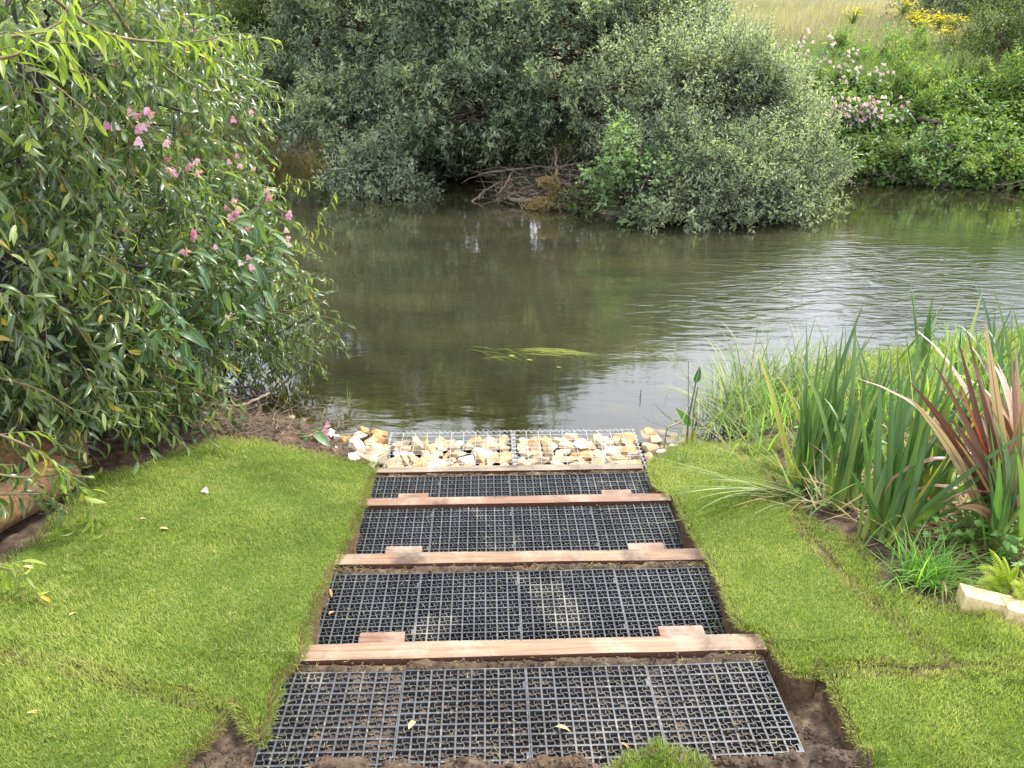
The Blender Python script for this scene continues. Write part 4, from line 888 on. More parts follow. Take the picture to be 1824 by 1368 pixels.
# ---------- rolled turf at the left edge
M['peat'] = soil_mat('turf_underside', (.09, .048, .024), (.20, .115, .060), (.30, .19, .11), 55, .006)
def turf_roll(a, b, r, label, sq=.8):
    a, b = A3(a), A3(b); n = 26; P = curve([a, (a + b) / 2 + A3([.0, 0, .004]), b], n); V, Q, A = tubes(P[None], np.full((1, n), r), 22)
    V = V + np.stack([fbm(V[:, 0] + V[:, 2], V[:, 1], 8, 3, 5), fbm(V[:, 0] - V[:, 2], V[:, 1], 8, 3, 6), fbm(V[:, 0] + V[:, 2], V[:, 1], 9, 3, 7)], -1) * .007
    e = empty('turf_roll', (a + b) / 2, label, 'rolled turf', 'rolls of spare turf')
    zc = (P[:, 2]).mean(); V[:, 2] = zc + (V[:, 2] - zc) * sq
    # end face with spiral of peat and grass
    g = Geo(); g.add(V, Q, A); obj('peat_backing', g.mesh('roll'), M['peat'], e)
    d = norm(b - a); up = A3([0, 0, 1.]); sd = norm(np.cross(d, up)); n2 = 120; ss = np.linspace(0, 1, n2); an = ss * 3 * 6.283; rr = r * (.12 + .84 * ss)
    for (end, sg) in ((b, 1), (a, -1)):
        C_ = end + d * sg * .004 + (np.cos(an) * rr)[:, None] * sd + (np.sin(an) * rr * sq)[:, None] * up
        V, Q, A = tubes(C_[None], .011, 6); obj('turf_spiral', mesh_np('spiral', V, Q, attr=A), M['peat'], e)
        C2 = C_[8:]; gb_ = Geo(); idx = rng.integers(0, len(C2), 500); V, Q, A = blades(C2[idx] + rng.normal(0, .003, (500, 3)), rng.uniform(0, 6.28, 500), rng.uniform(.6, 1.5, 500), .3, .018, .0016, 2, rnd=rng.random(500) * .8); gb_.add(V, Q, A); obj('grass_fringe', gb_.mesh('fringe'), M['grass'], e)
pa = G(-120, 1020); pb = G(118, 885)
turf_roll(pa + Vector((-.02, .03, .07)), pb + Vector((-.02, .04, .07)), .085, 'lower turf roll with brown underside outwards, lying along the left turf edge')
pa = G(-160, 905); pb = G(170, 842)
turf_roll(pa + Vector((0, .03, .13)), pb + Vector((-.06, .02, .09)), .09, 'upper turf roll half hidden by willow leaves, behind the lower roll', .9)

# ---------- dead stems and litter under the willow
g = Geo()
for _ in range(420):
    u = random.uniform(-30, 620); v = random.uniform(690, 830) if u > 300 else random.uniform(760, 850)
    if u > 470 and v > 790: continue
    p = A3(Wz(u, v, .14)); p[2] = max(ground_z(p[0], p[1]), 0) + random.uniform(.0, .05); a = random.uniform(0, 3.14); L = random.uniform(.06, .28)
    d = A3([math.cos(a), math.sin(a) * .6, random.uniform(-.05, .35)]) * L; V, Q, A = tube1([p, p + d / 2 + rng.normal(0, .012, 3), p + d], random.uniform(.0012, .0038), .001, 6, 4); g.add(V, Q, A)
tag(obj('leaf_litter', g.mesh('litter'), M['dead'], None), 'tangle of dead twigs and stems on the muddy bank under the willow', kind='stuff')
for i, (pts, r0, lab) in enumerate([([(300, 800, .2), (340, 735, .45), (385, 700, .62)], .011, 'upright brown cane rising beside the turf edge'), ([(262, 830, .28), (300, 750, .5), (335, 700, .7)], .012, 'leaning yellow balsam cane by the sawn limb'),
                                 ([(250, 800, .3), (247, 745, .5), (250, 690, .62)], .008, 'thin red stem next to the sawn limb'), ([(330, 760, .25), (345, 700, .5), (350, 620, .8)], .006, 'bare straight stem behind the hanging balsam leaf'),
                                 ([(452, 755, .05), (462, 725, .08), (448, 695, .22)], .014, 'dark broken branch standing in the shallow water'), ([(375, 722, .2), (430, 722, .2), (480, 700, .18)], .012, 'grey dead branch bent over the shallows'),
                                 ([(395, 770, .14), (440, 780, .13), (520, 785, .10)], .006, 'straw coloured cane lying flat on the mud'), ([(350, 745, .25), (420, 750, .2), (500, 790, .12)], .005, 'thin dry cane slanting down the muddy bank')]):
    P0 = [Wz(u, v, z) for (u, v, z) in pts]; V, Q, A = tube1(P0, r0, r0 * .6, 14, 7, .002); tag(obj('dead_branch' if i > 3 else 'plant_cane', mesh_np('cane', V, Q, attr=A), M['dead' if i not in (1,) else 'twig'] if i != 2 else M['balsam_stem'], None), lab, 'branch' if i > 3 else 'stem')
# low green shoots on the turf edge
def sprout(u, v, z, h, n, L, mat, lab, nm='seedling', grp=None, f=soil_h):
    p = A3(Wz(u, v, z)); p[2] = float(f(np.array([p[0]]), np.array([p[1]]))[0]); e = empty(nm, p, lab, 'plant', grp); g = Geo(); s_ = Geo()
    top = p + A3([rng.normal(0, .02), rng.normal(0, .02), h]); V, Q, A = tube1([p, top], .003, .0018, 5, 5); s_.add(V, Q, A)
    for i in range(n):
        f_ = .25 + .75 * i / max(n - 1, 1); a = i * 2.4; q = p + (top - p) * f_; Y = A3([math.sin(a), math.cos(a), .2]); place(g, OVATE[i % 3], q[None], Y[None], A3([[0, 0, 1.]]), A3([L * rng.uniform(.7, 1.1)]), A3([L * .42]), A3([rng.random() * .9]))
    obj('foliage', g.mesh('leaves'), M[mat], e); obj('stem', s_.mesh('stem'), M['balsam_stem'], e); return e
sprout(332, 790, .25, .12, 9, .075, 'balsam', 'small balsam seedling at the back edge of the left turf', 'seedling')
sprout(185, 820, .3, .10, 7, .06, 'balsam', 'seedling in the dark gap beside the upper turf roll', 'seedling')
sprout(355, 825, .2, .05, 4, .06, 'balsam', 'tiny drooping seedling growing through the left turf edge', 'seedling')
sprout(432, 775, .15, .06, 5, .03, 'balsam', 'tiny seedling on the mud between dry canes', 'seedling')

# ============================================================ right bed
M['iris'] = leaf_mat('iris_leaf', [(0, (.045, .10, .034)), (.5, (.085, .165, .055)), (.85, (.16, .25, .075)), (1, (.38, .36, .11))], (.12, .21, .08), .38, .5, .3, basecol=(.22, .28, .06), back=(1.1, 1.1, 1.1), tipcol=(.16, .14, .05))
M['iris_yellow'] = leaf_mat('yellow_leaf', [(0, (.32, .34, .06)), (1, (.48, .42, .12))], None, .45, .4, .35)
M['phormium'] = leaf_mat('flax_leaf', [(0, (.11, .045, .04)), (.3, (.21, .10, .085)), (.6, (.34, .20, .155)), (1, (.54, .40, .31))], (.18, .085, .07), .33, .55, .2, back=(1.15, 1.0, .9))
M['flax_red'] = leaf_mat('flax_red', [(0, (.50, .07, .045)), (1, (.60, .12, .08))], None, .35, .5, .3)
M['sedge'] = leaf_mat('sedge_leaf', [(0, (.10, .16, .05)), (.4, (.18, .25, .08)), (.7, (.28, .33, .14)), (.9, (.42, .38, .21)), (1, (.32, .21, .10))], None, .5, .4, .35)
M['lime'] = leaf_mat('lime_grass', [(0, (.10, .25, .04)), (.6, (.19, .36, .07)), (1, (.36, .42, .16))], None, .5, .4, .4)
M['fern'] = leaf_mat('fern_frond', [(0, (.24, .34, .035)), (1, (.42, .46, .08))], None, .55, .3, .4)
M['straw'] = leaf_mat('straw', [(0, (.28, .19, .09)), (.6, (.44, .34, .18)), (1, (.36, .30, .12))], None, .6, .3, .3)
def fan(nm, base, n, L, az0, azs, tilt, bend, Wd, mat, label, cat, group=None, part='leaf', extra=None, spread=.03, altmat=None, altp=0., nseg=9, gz=soil_h, tw=1.0):
    base = A3(base); e = empty(nm, base, label, cat, group)
    for i in range(n):
        b = base + A3([rng.normal(0, spread), rng.normal(0, spread), -.02]); V, Q, A = blades(b[None], A3([az0 + rng.normal(0, azs)]), A3([abs(rng.normal(tilt, .16))]), A3([bend * rng.choice([.3, .8, 1.3, 2.6, 4.0], p=[.2, .3, .25, .15, .1])]), A3([L * rng.uniform(.6, 1.1)]), A3([Wd * rng.uniform(.75, 1.15)]), nseg, 3, .16, 2.6, rnd=A3([rng.random() * .95]), gz=gz, twist=tw)
        obj(part, mesh_np(part, V, Q, attr=A), M[altmat if altmat and rng.random() < altp else mat], e)
    for (u, v, y, w_, mt, bow) in (extra or []):
        tip = A3(Py(u, v, y)); b = base + A3([rng.normal(0, spread), rng.normal(0, spread), 0]); ns = 12; ss = np.linspace(0, 1, ns)[:, None]
        mid = (b + tip) / 2 + A3([0, 0, bow * np.linalg.norm(tip - b)]); P = (1 - ss) ** 2 * b + 2 * ss * (1 - ss) * mid + ss ** 2 * tip; d = norm(np.gradient(P, axis=0)); vw = norm(A3([rng.normal(0, .35), -1, .25])); sd_ = norm(np.cross(d, vw)); nr = np.cross(sd_, d)
        w = w_ * (np.minimum(1, ss * 5 + .6) * (1 - ss ** 2.8) + .02); V = np.stack([P - sd_ * w / 2 + nr * w * .16, P, P + sd_ * w / 2 + nr * w * .16], 1).reshape(-1, 3)
        idx = np.arange(ns * 3).reshape(ns, 3); Q = np.stack([idx[:-1, :-1], idx[:-1, 1:], idx[1:, 1:], idx[1:, :-1]], -1).reshape(-1, 4)
        A = np.zeros((ns, 3, 3)); A[..., 0] = rng.random() * .9; A[..., 1] = A3([1, 0, 1])[None]; A[..., 2] = ss
        obj(part, mesh_np(part, V, Q, attr=A.reshape(-1, 3)), M[mt], e)
    return e
def bedp(u, v, f=soil_h): return G(u, v, f)
gi = 'flag iris clumps in the bed'
p = bedp(1432, 868); yy = p.y
fan('iris', p, 24, .70, .35, .5, .18, .35, .027, 'iris', 'dense upright iris clump growing at the turf edge nearest the river', 'iris', gi, altmat='iris_yellow', altp=.04,
    extra=[(1540, 535, yy + .25, .024, 'iris', .04), (1503, 575, yy + .1, .022, 'iris', .03), (1475, 640, yy, .02, 'iris', .03), (1545, 600, yy + .3, .026, 'iris', .05), (1462, 600, yy + .2, .018, 'iris', .02), (1580, 640, yy + .1, .024, 'iris', .06), (1426, 700, yy, .02, 'iris', .02), (1400, 800, yy - .05, .016, 'iris_yellow', .1), (1345, 830, yy, .016, 'sedge', .2)])
p = bedp(1570, 962); yy = p.y
fan('iris', p, 20, .74, .9, .8, .35, .35, .028, 'iris', 'spreading iris fan in front of the red flax, leaves leaning right', 'iris', gi,
    extra=[(1822, 795, yy - .1, .026, 'iris', .04), (1800, 870, yy - .15, .024, 'iris', .05), (1660, 590, yy + .15, .026, 'iris', .03), (1612, 640, yy + .2, .026, 'iris', .02), (1700, 690, yy + .1, .024, 'iris', .04), (1570, 690, yy, .026, 'iris', .0), (1530, 700, yy, .022, 'iris', .04), (1720, 760, yy - .05, .026, 'iris', .06), (1640, 700, yy - .1, .024, 'iris', .04), (1760, 720, yy, .020, 'iris_yellow', .05), (1510, 830, yy, .02, 'iris', .06)])
p = bedp(1500, 905); yy = p.y
fan('iris', p, 16, .68, .2, .7, .2, .3, .026, 'iris', 'iris clump between the turf edge clump and the spreading fan', 'iris', gi, extra=[(1525, 560, yy + .3, .024, 'iris', .02), (1590, 640, yy + .2, .022, 'iris', .03)])
p = bedp(1660, 905); yy = p.y
fan('iris', p, 18, .70, .3, .9, .25, .35, .027, 'iris', 'iris clump directly left of the red flax stems', 'iris', gi, altmat='iris_yellow', altp=.08, extra=[(1640, 640, yy + .1, .022, 'iris', .03), (1570, 740, yy, .022, 'iris', .04)])
p = bedp(1775, 985); yy = p.y
fan('iris', p, 14, .62, .2, 1.0, .3, .4, .026, 'iris', 'iris clump behind the fern at the right edge', 'iris', gi, extra=[(1815, 790, yy - .1, .022, 'iris', .02), (1760, 830, yy, .018, 'iris', .02), (1838, 880, yy - .1, .026, 'iris', .02)])
for i, (u, v, n, sp, lab) in enumerate([(1770, 700, 14, .10, 'tall iris stand behind the flax, furthest right by the water'), (1640, 690, 8, .10, 'iris tuft at the water edge beside the fluffy sedge'), (1590, 790, 12, .12, 'iris group in the middle of the bed'), (1800, 800, 10, .1, 'iris group right behind the red flax')]):
    p = bedp(u, v); yy = p.y
    fan('iris', p, n + 8, .56, .1, 1.2, .18, .35, .025, 'iris', lab, 'iris', gi, spread=sp, altmat='sedge', altp=.12, extra=[(1662, 530, yy, .02, 'iris', .0), (1690, 535, yy, .012, 'iris', -.02)] if i == 1 else ([(1805, 550, yy, .024, 'iris', .0), (1745, 615, yy, .02, 'iris', .03), (1830, 600, yy, .022, 'iris', .02)] if i == 0 else None))
# big foreground hooked blade
p = bedp(1800, 945); yy = p.y
fan('flax', p, 38, .74, -.45, .7, .36, .75, .034, 'phormium', 'bronze red New Zealand flax with broad upright leaves at the right edge', 'flax plant', None, spread=.03, tw=1.6,
    extra=[(1660, 642, yy - .1, .032, 'phormium', .06), (1705, 600, yy, .032, 'phormium', .03), (1735, 640, yy, .04, 'phormium', .02), (1620, 680, yy, .034, 'phormium', .10), (1615, 705, yy - .1, .032, 'phormium', .12), (1698, 665, yy - .05, .010, 'flax_red', .07), (1755, 570, yy + .05, .036, 'phormium', .0), (1800, 620, yy, .038, 'phormium', .0), (1850, 600, yy, .036, 'phormium', .0), (1718, 575, yy, .024, 'phormium', .02), (1702, 905, yy - .25, .032, 'phormium', .18), (1640, 730, yy, .03, 'phormium', .1), (1690, 740, yy - .1, .04, 'phormium', .04), (1830, 690, yy - .1, .04, 'phormium', .02)])
# sedge at the water: many thin arching leaves
def tuft(nm, base, n, L, spread, tiltm, bend, Wd, mat, label, cat, az0=None, azs=2., group=None, gz=None, part='foliage', nseg=7):
    base = A3(base); e = empty(nm, base, label, cat, group); az = rng.uniform(0, 6.283, n) if az0 is None else rng.normal(az0, azs, n)
    B = base + np.stack([rng.normal(0, spread, n), rng.normal(0, spread, n), np.full(n, -.01)], -1)
    V, Q, A = blades(B, az, np.abs(rng.normal(tiltm, .3, n)), rng.uniform(.3, 1.2, n) * bend, rng.uniform(.5, 1.1, n) * L, rng.uniform(.6, 1.2, n) * Wd, nseg, 3, .12, 2.2, rnd=np.clip(rng.normal(.5, .25, n), 0, 1), gz=gz, twist=.8)
    obj(part, mesh_np(part, V, Q, attr=A), M[mat], e); return e
tuft('sedge_clump', Wz(1330, 775, .03), 90, .36, .09, .6, 1.4, .008, 'sedge', 'short sedge skirt hiding the water edge behind the turf tongue', 'sedge', az0=.5, azs=1.6, gz=lambda x, y: np.maximum(soil_h(x, y), -.005))
wzf = lambda x, y: np.maximum(soil_h(x, y), -.005)
tuft('sedge_clump', Wz(1325, 742, .04), 230, .58, .10, .85, 1.5, .010, 'sedge', 'pale arching sedge clump leaning over the water at the left of the bed', 'sedge', az0=-.2, azs=1.3, gz=wzf)
tuft('sedge_clump', Wz(1400, 728, .08), 190, .64, .12, .6, 1.5, .010, 'sedge', 'tall arching sedge clump in the water right of the first one', 'sedge', az0=.9, azs=1.1, gz=wzf)
tuft('sedge_clump', Wz(1475, 735, .15), 150, .50, .12, .4, 1.2, .009, 'sedge', 'sedge clump behind the dense upright iris', 'sedge', gz=wzf)
tuft('sedge_clump', Wz(1560, 750, .2), 150, .46, .14, .5, 1.1, .009, 'sedge', 'sedge clump in the middle distance of the bed', 'sedge', gz=wzf)
tuft('sedge_clump', G(1405, 878, soil_h), 24, .60, .04, 1.15, .5, .010, 'sedge', 'collapsed sedge with brown tipped leaves lying across the turf', 'sedge', az0=-1.75, azs=.32, gz=turf_h)
tuft('sedge_clump', G(1450, 895, soil_h), 34, .30, .05, 1.0, .8, .009, 'sedge', 'broken sedge lying at the foot of the irises', 'sedge', gz=soil_h)
e = tuft('dead_foliage', G(1600, 880, soil_h), 200, .24, .15, 1.3, .5, .008, 'straw', 'withered leaves littering the bed between the irises', 'dead leaves', gz=soil_h); 
tuft('dead_foliage', G(1740, 940, soil_h), 160, .24, .13, 1.3, .5, .008, 'straw', 'withered leaves littering the bed under the red flax', 'dead leaves', gz=soil_h)
tuft('fluffy_sedge', Wz(1690, 668, .32), 900, .17, .05, .7, 1.7, .0022, 'lime', 'fluffy lime green tuft of thread leaves above the irises', 'sedge')
st2 = Geo()
for _ in range(40):
    b = A3(Wz(1685, 720, .1)) + rng.normal(0, .05, 3) * [1, 1, 0]; tp2 = A3(Wz(1690, 668, .32)) + rng.normal(0, .03, 3); V, Q, A = tube1([b, tp2], .004, .003, 4, 5); st2.add(V, Q, A)
fs_ = [o for o in bpy.data.objects if o.name == 'fluffy_sedge'][0]; obj('stems', st2.mesh('stems'), M['iris'], fs_).name = 'stem'
tuft('grass_tuft', G(1648, 1035, soil_h), 230, .22, .035, .55, 1.2, .0055, 'lime', 'bright green grass tuft spilling onto the turf in front of the bed', 'grass', gz=turf_h)
tuft('grass_tuft', G(1690, 1050, soil_h), 90, .10, .05, .6, 1.2, .003, 'lime', 'low fine grass between the bright tuft and the stone brick', 'grass', gz=turf_h)
tuft('grass_tuft', G(1218, 826, turf_h), 46, .09, .012, .5, 1.2, .004, 'iris', 'small dark green tuft on the turf right of the baskets', 'grass', gz=turf_h)
tuft('grass_tuft', G(1530, 760, soil_h), 150, .28, .25, .4, 1.0, .006, 'lime', 'fresh green grass between the sedges by the water', 'grass', gz=wzf)
tuft('grass_tuft', G(1720, 770, soil_h), 260, .35, .25, .4, 1.0, .006, 'lime', 'fresh green grass behind the red flax', 'grass', gz=wzf)
for (u, v, n_, L_2, mt_, lab) in [(1660, 710, 160, .28, 'sedge', 'sedge at the water edge left of the fluffy tuft'), (1750, 670, 200, .30, 'lime', 'rank green grass at the water edge beyond the flax'), (1820, 700, 200, .30, 'sedge', 'pale sedge at the right picture border by the water'), (1800, 760, 200, .42, 'lime', 'rank grass between the flax and the tall iris stand'), (1450, 770, 110, .30, 'lime', 'short fresh grass behind the turf edge iris'), (1385, 800, 120, .26, 'sedge', 'low sedge at the back corner of the right turf'), (1620, 860, 140, .3, 'lime', 'short grass between two iris clumps')]:
    tuft('grass_tuft' if mt_ == 'lime' else 'sedge_clump', G(u, v, soil_h), n_, L_2, .20, .4, 1.0, .007, mt_, lab, 'grass' if mt_ == 'lime' else 'sedge', gz=wzf)
# leafy weeds
M['weed'] = leaf_mat('weed_leaf', [(0, (.09, .21, .04)), (1, (.17, .31, .07))], (.2, .32, .12), .5, .4, .35)
for i, (u, v, lab) in enumerate([(1465, 790, 'leafy weed between the sedges'), (1500, 700, 'bushy bright weed by the water'), (1745, 955, 'round leaved weed under the flax'), (1700, 975, 'round leaved weed beside the iris fan'), (1455, 880, 'broad dark weed leaves at the iris foot'), (1815, 1015, 'round leaved weed by the right edge'), (1580, 700, 'bushy weed in the reeds'), (1760, 975, 'low weed left of the fern'), (1620, 740, 'leafy weed left of the fluffy sedge'), (1550, 820, 'leafy weed in the bed centre')]):
    p = G(u, v, soil_h); n = 60; g = Geo(); e = empty('weed', p, lab, 'plant', 'leafy weeds in the bed')
    pos = A3(p) + np.stack([rng.normal(0, .06, n), rng.normal(0, .05, n), rng.uniform(.005, .11, n)], -1); a = rng.uniform(0, 6.28, n); place(g, OVATE4[0], pos, np.stack([np.sin(a), np.cos(a), rng.uniform(-.2, .4, n)], -1), np.tile(A3([0, 0, 1.]), (n, 1)) + rng.normal(0, .3, (n, 3)), rng.uniform(.025, .045, n), rng.uniform(.018, .03, n), rng.random(n))
    V, Q, A = tubes(np.stack([np.tile(A3(p), (n, 1)) + rng.normal(0, .02, (n, 3)) * [1, 1, 0], pos], 1), .0008, 3); obj('foliage', g.mesh('weed'), M['weed'], e); obj('stem', mesh_np('ws', V, Q, attr=A), M['balsam_stem'], e)
# fern
def frond(g, base, tip, bow, w, n=17):
    base, tip = A3(base), A3(tip); ss = np.linspace(0, 1, 18)[:, None]; mid = (base + tip) / 2 + A3([0, 0, bow]); P = (1 - ss) ** 2 * base + 2 * ss * (1 - ss) * mid + ss ** 2 * tip; V, Q, A = tubes(P[None], .0012, 4); g.add(V, Q, A)
    d = norm(np.gradient(P, axis=0))
    for i in range(n):
        f = .12 + .86 * i / n; k = min(int(f * 17), 16); p = P[k] + (P[k + 1] - P[k]) * (f * 17 - k); sd_ = norm(np.cross(d[k], A3([0, -.6, .8]))); L = w * math.sin(math.pi * min(1, .25 + f * .78)) + .004
        for s2 in (-1, 1): place(g, LANCE4[0], p[None], norm(sd_ * s2 + d[k] * .45)[None], np.cross(sd_, d[k])[None], A3([L]), A3([max(L * .26, .004)]), A3([rng.random()]))
for i, (u, v, lst, lab) in enumerate([(1800, 1052, [(1762, 978, .02), (1786, 992, .02), (1740, 1010, .03), (1815, 1000, .02), (1738, 1040, .02), (1770, 1045, .02)], 'yellow green fern with upright fronds behind the stone brick'), (1835, 1070, [(1818, 1015, .0), (1800, 1040, .02), (1850, 1010, 0), (1808, 1075, .01)], 'second small fern at the right picture border')]):
    b = G(u, v, soil_h); e = empty('fern', b, lab, 'fern', 'ferns in the bed'); 
    for (uu, vv, bw) in lst: g = Geo(); frond(g, b, Py(uu, vv, b.y - .04), bw, .034); obj('frond', g.mesh('frond'), M['fern'], e)
# water plant by the baskets
b = Wz(1222, 792, .05); yy = b.y; e = empty('water_plant', b, 'marginal water plant with one spear shaped leaf standing at the turf tip', 'plant')
def stem(pts, r0, r1, mat, nm='stem'): V, Q, A = tube1([Py(*q) for q in pts], r0, r1, 12, 6); return obj(nm, mesh_np(nm, V, Q, attr=A), M[mat], e)
stem([(1222, 795, yy), (1228, 740, yy), (1240, 680, yy)], .0065, .003, 'iris'); stem([(1232, 795, yy), (1236, 730, yy), (1243, 690, yy)], .005, .003, 'balsam_stem'); stem([(1226, 760, yy), (1226, 700, yy), (1226, 643, yy)], .0028, .002, 'dead', 'dead_stem')
stem([(1180, 812, yy - .1), (1184, 790, yy - .08), (1190, 762, yy - .06), (1215, 752, yy)], .005, .004, 'balsam_stem', 'bent_stem')
def wleaf(u0, v0, u1, v1, w, mat): 
    a = A3(Py(u0, v0, yy)); b_ = A3(Py(u1, v1, yy)); g = Geo(); L = np.linalg.norm(b_ - a); place(g, OVATE[0], a[None], (b_ - a)[None], A3([[.3, -1, .2]]), A3([L]), A3([w]), A3([.4])); obj('leaf', g.mesh('wl'), M[mat], e)
wleaf(1238, 682, 1250, 655, .042, 'balsam'); wleaf(1230, 758, 1208, 728, .045, 'weed'); wleaf(1228, 792, 1242, 768, .045, 'iris_yellow'); wleaf(1236, 742, 1256, 766, .010, 'iris')
for i, (u, v, z) in enumerate([(1141, 706, .0)]):
    V, Q, A = tube1([Wz(1139, 712, -.02), Wz(1141, 704, .015), Wz(1142, 694, .06)], .004, .002, 6, 5); tag(obj('dead_branch', mesh_np('snag', V, Q, attr=A), M['bark_dark'], None), 'tiny dark snag poking out of the bright water', 'branch')
# ============================================================ far bank
M['far_dark'] = leaf_mat('dark_willow_leaf', [(0, (.05, .08, .05)), (.35, (.12, .165, .105)), (.65, (.24, .30, .18)), (1, (.42, .48, .25))], None, .42, .6, .28, back=(1.5, 1.4, 1.6))
M['far_grey'] = leaf_mat('grey_willow_leaf', [(0, (.075, .11, .078)), (.35, (.165, .21, .14)), (.65, (.29, .34, .22)), (1, (.45, .50, .30))], None, .45, .6, .3, back=(1.45, 1.35, 1.6))
M['far_light'] = leaf_mat('light_leaf', [(0, (.12, .22, .08)), (.6, (.20, .31, .13)), (1, (.30, .40, .20))], None, .5, .5, .3)
M['far_olive'] = leaf_mat('olive_leaf', [(0, (.06, .10, .03)), (.6, (.12, .17, .05)), (1, (.22, .26, .09))], None, .5, .4, .3)
M['nettle'] = leaf_mat('nettle_leaf', [(0, (.085, .155, .035)), (.5, (.15, .245, .05)), (.9, (.24, .34, .08)), (1, (.36, .36, .10))], None, .5, .4, .32)
M['balsam_far'] = leaf_mat('far_balsam_leaf', [(0, (.10, .19, .05)), (.6, (.18, .28, .08)), (1, (.34, .38, .12))], None, .5, .4, .32)
M['hay'] = leaf_mat('dry_grass', [(0, (.16, .18, .08)), (.35, (.31, .27, .16)), (.7, (.46, .39, .26)), (1, (.58, .50, .37))], None, .6, .3, .35)
M['greengrass'] = leaf_mat('bank_grass', [(0, (.10, .18, .04)), (.6, (.18, .27, .07)), (1, (.32, .36, .14))], None, .55, .3, .35)
M['yellow'] = leaf_mat('ragwort_flower', [(0, (.62, .48, .03)), (1, (.75, .62, .08))], None, .6, .2, .3)
BIG = [leaf_t(2, .4, .8, 'ovate')]
def bush(nm, label, cat, lobes, n, mat, leafL, wr, per, trunk, group=None, seed=0, tl=.30, back=.6, shell=.45, lump=.14, updir=.35, droop=0., tmpl=None, spread=.72, reach=.1, barkm='bark', nl=40, tsag=.1):
    base = gnd(*trunk); e = empty(nm, base, label, cat, group)
    nb = max(n // 15, 8); B, BD, K_ = lobe_samples(lobes, nb, shell * .8, back, lump, seed); B = B + BD * rng.normal(.02, .07, (len(B), 1)); B[:, 2] = np.maximum(B[:, 2], .06)
    q_ = 13; tt = rng.random((len(B), q_, 1)); reach_ = tl * 1.5; BD2 = norm(BD + A3([0, 0, updir * .7]) + rng.normal(0, .3, BD.shape))
    P = (B[:, None] - BD2[:, None] * reach_ * .8 + BD2[:, None] * reach_ * tt * 1.1 + rng.normal(0, 1, (len(B), q_, 3)) * tl * (.16 + .26 * (1 - tt))).reshape(-1, 3); D = np.repeat(BD2, q_, 0); P[:, 2] = np.maximum(P[:, 2], .05); bsh = np.repeat(rng.normal(0, .12, len(B)), q_)
    D = norm(D * .9 + A3([0, 0, updir]) + rng.normal(0, .42, P.shape)); TP = twigs_from(P - D * tl * reach, D, rng.uniform(.6, 1.25, len(P)) * tl, K=3, sag=tsag); TP[..., 2] = np.maximum(TP[..., 2], .03)
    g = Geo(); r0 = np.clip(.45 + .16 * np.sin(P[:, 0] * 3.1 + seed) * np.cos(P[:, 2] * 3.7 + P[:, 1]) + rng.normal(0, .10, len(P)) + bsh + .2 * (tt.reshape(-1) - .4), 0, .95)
    leaves_on(g, TP, per, leafL, wr, tmpl or [FARLEAF], spread, droop, .5, .1, rnd0=r0)
    kk_ = np.where(BD[:, 2] > .2)[0]; kk_ = kk_[rng.random(len(kk_)) < .28]
    V, Q, A = tubes(TP, np.array([[.004, .003, .0015]]), 3)
    if len(kk_):
        sh = twigs_from(B[kk_], norm(BD[kk_] * .45 + A3([0, 0, 1.]) + rng.normal(0, .22, (len(kk_), 3))), rng.uniform(1.2, 2.4, len(kk_)) * tl, K=5, sag=.12)
        leaves_on(g, sh, 18, leafL, wr, tmpl or [FARLEAF], .75, droop, .4, .1, rnd0=np.clip(rng.normal(.78, .12, len(kk_)), 0, .97))
        V2, Q2, A2 = tubes(sh, .0025, 3); g.cur = 1; g.add(V2, Q2, A2)
    g.cur = 1; g.add(V, Q, A); obj('crown', g.mesh(nm + '_leaves', smooth=False), [M[mat], M[barkm]], e)
    b = Geo()
    for (c_, r_) in lobes:
        V, Q, A = tube1([base - [0, 0, .1], base * .5 + c_ * .5 + rng.normal(0, .15, 3), c_], .06, .02, 10, 6, .02); b.add(V, Q, A)
        for _ in range(nl):
            d = norm(rng.normal(0, 1, 3) + A3([0, -.3, 0])); en = c_ + d * r_ * rng.uniform(.75, 1); en[2] = max(en[2], .05); V, Q, A = tube1([c_ + rng.normal(0, .1, 3) * r_, c_ + d * r_ * .5 + rng.normal(0, .08, 3), en], .014, .004, 7, 4, .01); b.add(V, Q, A)
    obj('trunk', b.mesh(nm + '_wood'), M[barkm], e); return e
gw_ = 'willow thicket on the far bank'
